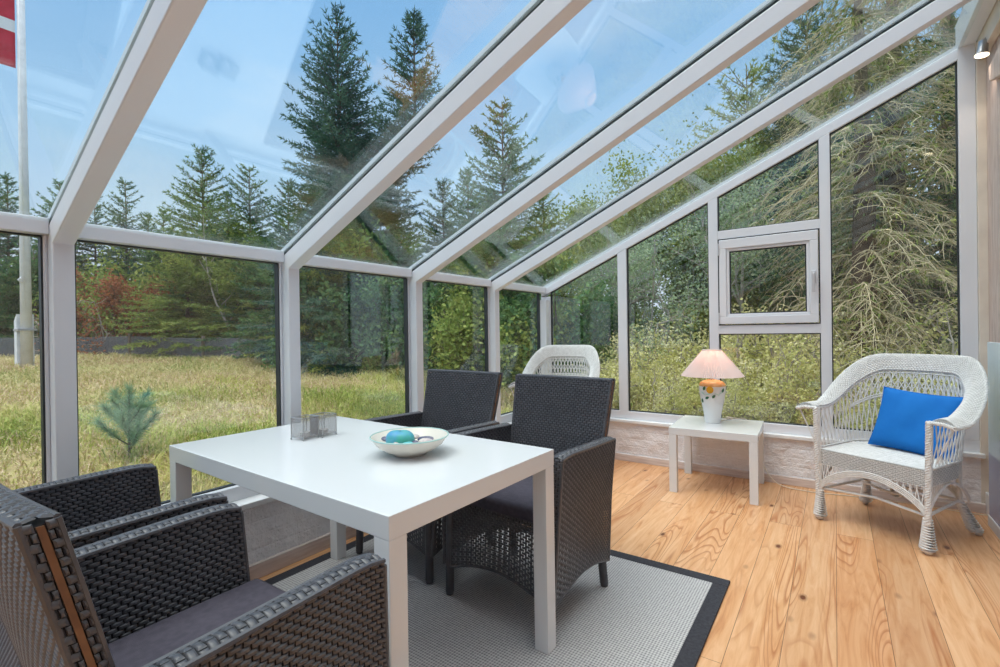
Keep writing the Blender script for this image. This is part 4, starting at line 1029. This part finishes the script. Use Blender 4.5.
plant(KB4, 0.85, 1.0, 0.81, 'low yellow-olive leafy bush in the front row outside the gable window', 'olive bushes, front row', 1.68, 'bush')
plant(KB4, 1.35, 1.04, 0.82, 'low yellow-olive leafy bush in the front row outside the gable window', 'olive bushes, front row', 4.43, 'bush')
plant(KB4, 1.67, 1.11, 0.75, 'low yellow-olive leafy bush in the front row outside the gable window', 'olive bushes, front row', 3.69, 'bush')
plant(KB4, 2.06, 1.01, 0.72, 'low yellow-olive leafy bush in the front row outside the gable window', 'olive bushes, front row', 5.87, 'bush')
plant(KB4, 2.59, 0.97, 0.79, 'low yellow-olive leafy bush in the front row outside the gable window', 'olive bushes, front row', 4.56, 'bush')
plant(KB4, 3.12, 1.01, 0.77, 'low yellow-olive leafy bush in the front row outside the gable window', 'olive bushes, front row', 0.37, 'bush')
plant(KB4, 0.05, 1.53, 0.9, 'low yellow-olive leafy bush in the middle row outside the gable window', 'olive bushes, middle row', 5.5, 'bush')
plant(KB4, 0.32, 1.61, 1.08, 'low yellow-olive leafy bush in the middle row outside the gable window', 'olive bushes, middle row', 1.54, 'bush')
plant(KB4, 0.8, 1.71, 0.96, 'low yellow-olive leafy bush in the middle row outside the gable window', 'olive bushes, middle row', 4.5, 'bush')
plant(KB4, 1.19, 1.56, 0.88, 'low yellow-olive leafy bush in the middle row outside the gable window', 'olive bushes, middle row', 4.22, 'bush')
plant(KB4, 1.65, 1.74, 0.84, 'low yellow-olive leafy bush in the middle row outside the gable window', 'olive bushes, middle row', 4.58, 'bush')
plant(KB4, 2.07, 1.53, 1.07, 'low yellow-olive leafy bush in the middle row outside the gable window', 'olive bushes, middle row', 0.99, 'bush')
plant(KB4, 2.56, 1.66, 0.95, 'low yellow-olive leafy bush in the middle row outside the gable window', 'olive bushes, middle row', 0.27, 'bush')
plant(KB4, 3.25, 1.5, 0.84, 'low yellow-olive leafy bush in the middle row outside the gable window', 'olive bushes, middle row', 2.16, 'bush')
plant(KB4, 0.13, 2.27, 1.15, 'low yellow-olive leafy bush in the back row outside the gable window', 'olive bushes, back row', 2.12, 'bush')
plant(KB4, 0.4, 2.18, 1.4, 'low yellow-olive leafy bush in the back row outside the gable window', 'olive bushes, back row', 4.65, 'bush')
plant(KB4, 1.11, 2.28, 1.44, 'low yellow-olive leafy bush in the back row outside the gable window', 'olive bushes, back row', 4.43, 'bush')
plant(KB4, 1.42, 2.12, 1.36, 'low yellow-olive leafy bush in the back row outside the gable window', 'olive bushes, back row', 1.99, 'bush')
plant(KB4, 1.75, 2.18, 1.45, 'low yellow-olive leafy bush in the back row outside the gable window', 'olive bushes, back row', 0.8, 'bush')
plant(KB4, 2.34, 2.17, 1.31, 'low yellow-olive leafy bush in the back row outside the gable window', 'olive bushes, back row', 0.9, 'bush')
plant(KB4, 2.9, 2.13, 1.34, 'low yellow-olive leafy bush in the back row outside the gable window', 'olive bushes, back row', 2.64, 'bush')
plant(KB4, 3.06, 2.22, 1.16, 'low yellow-olive leafy bush in the back row outside the gable window', 'olive bushes, back row', 0.36, 'bush')
#TREES-END
b = MB(); b.tube(smoothpath([(0,0,-.2), (-.10,-.06,.6), (-.34,-.24,1.3), (-.46,-.34,2.1), (-.50,-.36,3.0)]), [.035*(1-k/36) for k in range(33)], 7)
rs = random.Random(4)
for k in range(9):
    z = .7+.22*k; p = Vector((-.15-.12*k*.33, -.1-.03*k, z)); d = Vector((rs.gauss(0,1), rs.gauss(0,1), .8)).normalized(); b.tube([p, p+d*.25, p+d*.5+Vector((0,0,.08))], [.012,.008,.003], 5)
o = b.obj('sapling', M['pale_bark']); o.location = (-7.92,.93,gz(-7.92,.93)); tag(o, 'bare leaning sapling with a thin pale trunk at the edge of the lawn', 'tree')
# ------------------------------------------------------------------ flagpole and flag
t = empty('flagpole', (-8.14, -2.16, gz(-8.21,-2.21)), label='white flagpole in a square white post foot on the lawn', cat='flagpole')
b = MB(); b.box(-.16, .0, -.10, .10, -.2, .76); b.prism_y([(-.16,.76), (0,.76), (0,.86)], -.1, .1); part(b, 'post_foot', M['pole'], t, bevel=.005)
b = MB(); b.tube([(.06,0,-.1), (.06,0,3), (.06,0,7.4)], [.074,.056,.042], 18); b.obj('pole', M['pole'], t)
b = MB(); b.box(-.17, .145, -.11, .11, .60, .63); part(b, 'steel_band', M['grey_metal'], t)
b = MB(); b.tube([(.15,-.03,.9), (.13,-.03,7.2)], .005, 5); b.obj('halyard', M['pole'], t)
b = MB(); b.tube([(.14,-.05,1.33), (.16,-.10,1.38), (.15,-.06,1.42)], .012, 6); b.obj('cleat', M['pole'], t)
fl = MB(); U_, V_ = 34, 28
# camera-left horizontal direction from the pole, with folds
fd = Vector((-.45,-.89,0)).normalized(); fn = Vector((.89,-.45,0))
def fp(u, v):
    s = u*1.65; return tuple(Vector((-8.13,-2.22,5.33)) + fd*s*.97 + fn*(.10*math.sin(3.2*s+1.3*v)*min(1, s*2)) + Vector((0,0,v*1.28 - .22*s*s*.3 + .03*math.sin(5*s))))
w_ = U_+1; fl.v = [fp(i/U_, j/V_) for j in range(V_+1) for i in range(w_)]
for j in range(V_):
    for i in range(U_):
        fl.f.append((j*w_+i, j*w_+i+1, (j+1)*w_+i+1, (j+1)*w_+i)); fl.m.append(1 if (12 <= j < 16 or 12 <= i < 16) else 0)
fo = fl.obj('flag', [M['flag_red'], M['flag_white']]); so = fo.modifiers.new('s', 'SOLIDIFY'); so.thickness = .003
tag(fo, 'red flag with a white cross flying from the flagpole', 'flag')
# seedling pine on the lawn
sd = empty('pine_seedling', (-1.62,-2.85,gz(-1.62,-2.85)), label='small pale pine seedling growing in the grass outside the second window', cat='seedling')
b = MB(); Lv = Leaves(); r = random.Random(5)
def shoot(p, d, L, w):
    q = [p]; 
    for i in range(5): d = (d+Vector((0,0,.12))).normalized(); q.append(q[-1]+d*L/5)
    b.tube(q, [w, w*.9, w*.8, w*.7, w*.6, w*.4], 5)
    for i in range(int(L*1100)):
        k = r.uniform(.25, 1)*5; j = min(4, int(k)); pp = q[j].lerp(q[j+1], k-j); Lv.add(pp, d*.8+rv(r, .6), r.uniform(.05, .09), .0022)
shoot(Vector((0,0,0)), Vector((.05,0,1)), .46, .008)
for k in range(13):
    a = k*2.4; shoot(Vector((0,0,.04+.024*k)), Vector((math.cos(a), math.sin(a), .7)), .27-.010*k, .004)
b.obj('stem', M['bark'], sd); Lv.build('needles', M['seed_leaf'], sd, np.random.default_rng(1))
# added see-through grey band, stands in for a dark reflection in the left windows
f = empty('reflection_band', (0,0,0), label='low grey band added beyond the lawn to imitate a dark reflection in the windows', cat='reflection_stand_in')
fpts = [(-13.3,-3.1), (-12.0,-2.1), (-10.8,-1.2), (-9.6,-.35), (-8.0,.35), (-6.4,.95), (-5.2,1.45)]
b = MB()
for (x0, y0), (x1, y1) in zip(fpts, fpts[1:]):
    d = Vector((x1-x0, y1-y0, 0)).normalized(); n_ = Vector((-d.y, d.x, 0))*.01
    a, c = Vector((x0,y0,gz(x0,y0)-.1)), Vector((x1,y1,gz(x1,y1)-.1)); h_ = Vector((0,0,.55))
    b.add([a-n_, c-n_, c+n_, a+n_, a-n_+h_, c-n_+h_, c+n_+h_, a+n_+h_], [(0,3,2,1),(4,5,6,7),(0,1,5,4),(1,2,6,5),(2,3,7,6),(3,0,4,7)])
part(b, 'band_sheet', M['reflection_grey'], f)
for x, y in fpts: b = MB(); b.tube([(x,y,gz(x,y)-.3), (x,y,gz(x,y)+.5)], .035, 8); b.obj('post', M['bark'], f)  # posts added to carry the imitated reflection

# ------------------------------------------------------------------ light
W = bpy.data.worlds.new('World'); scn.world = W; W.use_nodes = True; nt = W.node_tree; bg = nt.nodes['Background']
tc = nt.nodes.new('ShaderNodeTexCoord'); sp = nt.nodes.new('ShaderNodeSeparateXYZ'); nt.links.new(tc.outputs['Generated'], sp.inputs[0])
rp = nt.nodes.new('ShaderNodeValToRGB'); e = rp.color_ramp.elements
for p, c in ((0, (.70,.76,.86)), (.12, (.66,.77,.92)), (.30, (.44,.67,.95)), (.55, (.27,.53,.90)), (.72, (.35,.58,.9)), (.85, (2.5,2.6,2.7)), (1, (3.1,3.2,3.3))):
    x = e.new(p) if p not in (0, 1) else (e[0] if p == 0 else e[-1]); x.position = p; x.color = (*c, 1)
nz = nt.nodes.new('ShaderNodeTexNoise'); nz.inputs['Scale'].default_value = 2.2; nz.inputs['Detail'].default_value = 5
mpw = nt.nodes.new('ShaderNodeMapping'); mpw.inputs['Scale'].default_value = (1,1,3.5); nt.links.new(tc.outputs['Generated'], mpw.inputs[0]); nt.links.new(mpw.outputs[0], nz.inputs['Vector'])
r2 = nt.nodes.new('ShaderNodeValToRGB'); r2.color_ramp.elements[0].position = .48; r2.color_ramp.elements[1].position = .8; r2.color_ramp.elements[1].color = (.45,.45,.45,1)
nt.links.new(nz.outputs[0], r2.inputs[0]); mx = nt.nodes.new('ShaderNodeMix'); mx.data_type = 'RGBA'
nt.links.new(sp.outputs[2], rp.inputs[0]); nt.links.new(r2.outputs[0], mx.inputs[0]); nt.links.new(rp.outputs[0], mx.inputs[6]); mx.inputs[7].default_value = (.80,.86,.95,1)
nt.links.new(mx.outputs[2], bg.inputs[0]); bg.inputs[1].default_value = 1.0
sun = bpy.data.lights.new('sun', 'SUN'); sun.energy = 2.0; sun.angle = math.radians(35); sun.color = (1,.98,.95)
so = bpy.data.objects.new('sun', sun); COL.objects.link(so); so.rotation_euler = Vector((.25,.45,-1)).to_track_quat('-Z', 'Y').to_euler()

# ------------------------------------------------------------------ camera
cam = bpy.data.cameras.new('camera'); co = bpy.data.objects.new('camera', cam); COL.objects.link(co); scn.camera = co
cam.sensor_width = 36; cam.lens = 17.238; cam.clip_start = .02; cam.clip_end = 200
yaw, pitch, roll = .6108, -.0028, -.0142
F = Vector((-math.sin(yaw)*math.cos(pitch), math.cos(yaw)*math.cos(pitch), math.sin(pitch))); Rt = Vector((math.cos(yaw), math.sin(yaw), 0)); U = Rt.cross(F)
Rr = Rt*math.cos(roll)+U*math.sin(roll); Uu = -Rt*math.sin(roll)+U*math.cos(roll)
m3 = Matrix((Rr, Uu, -F)).transposed(); co.matrix_world = Matrix.Translation((2.2461,-4.0407,1.1292)) @ m3.to_4x4()
vs = scn.view_settings; vs.view_transform = 'Standard'; vs.look = 'None'; vs.gamma = 1; vs.use_curve_mapping = False; vs.exposure = .13
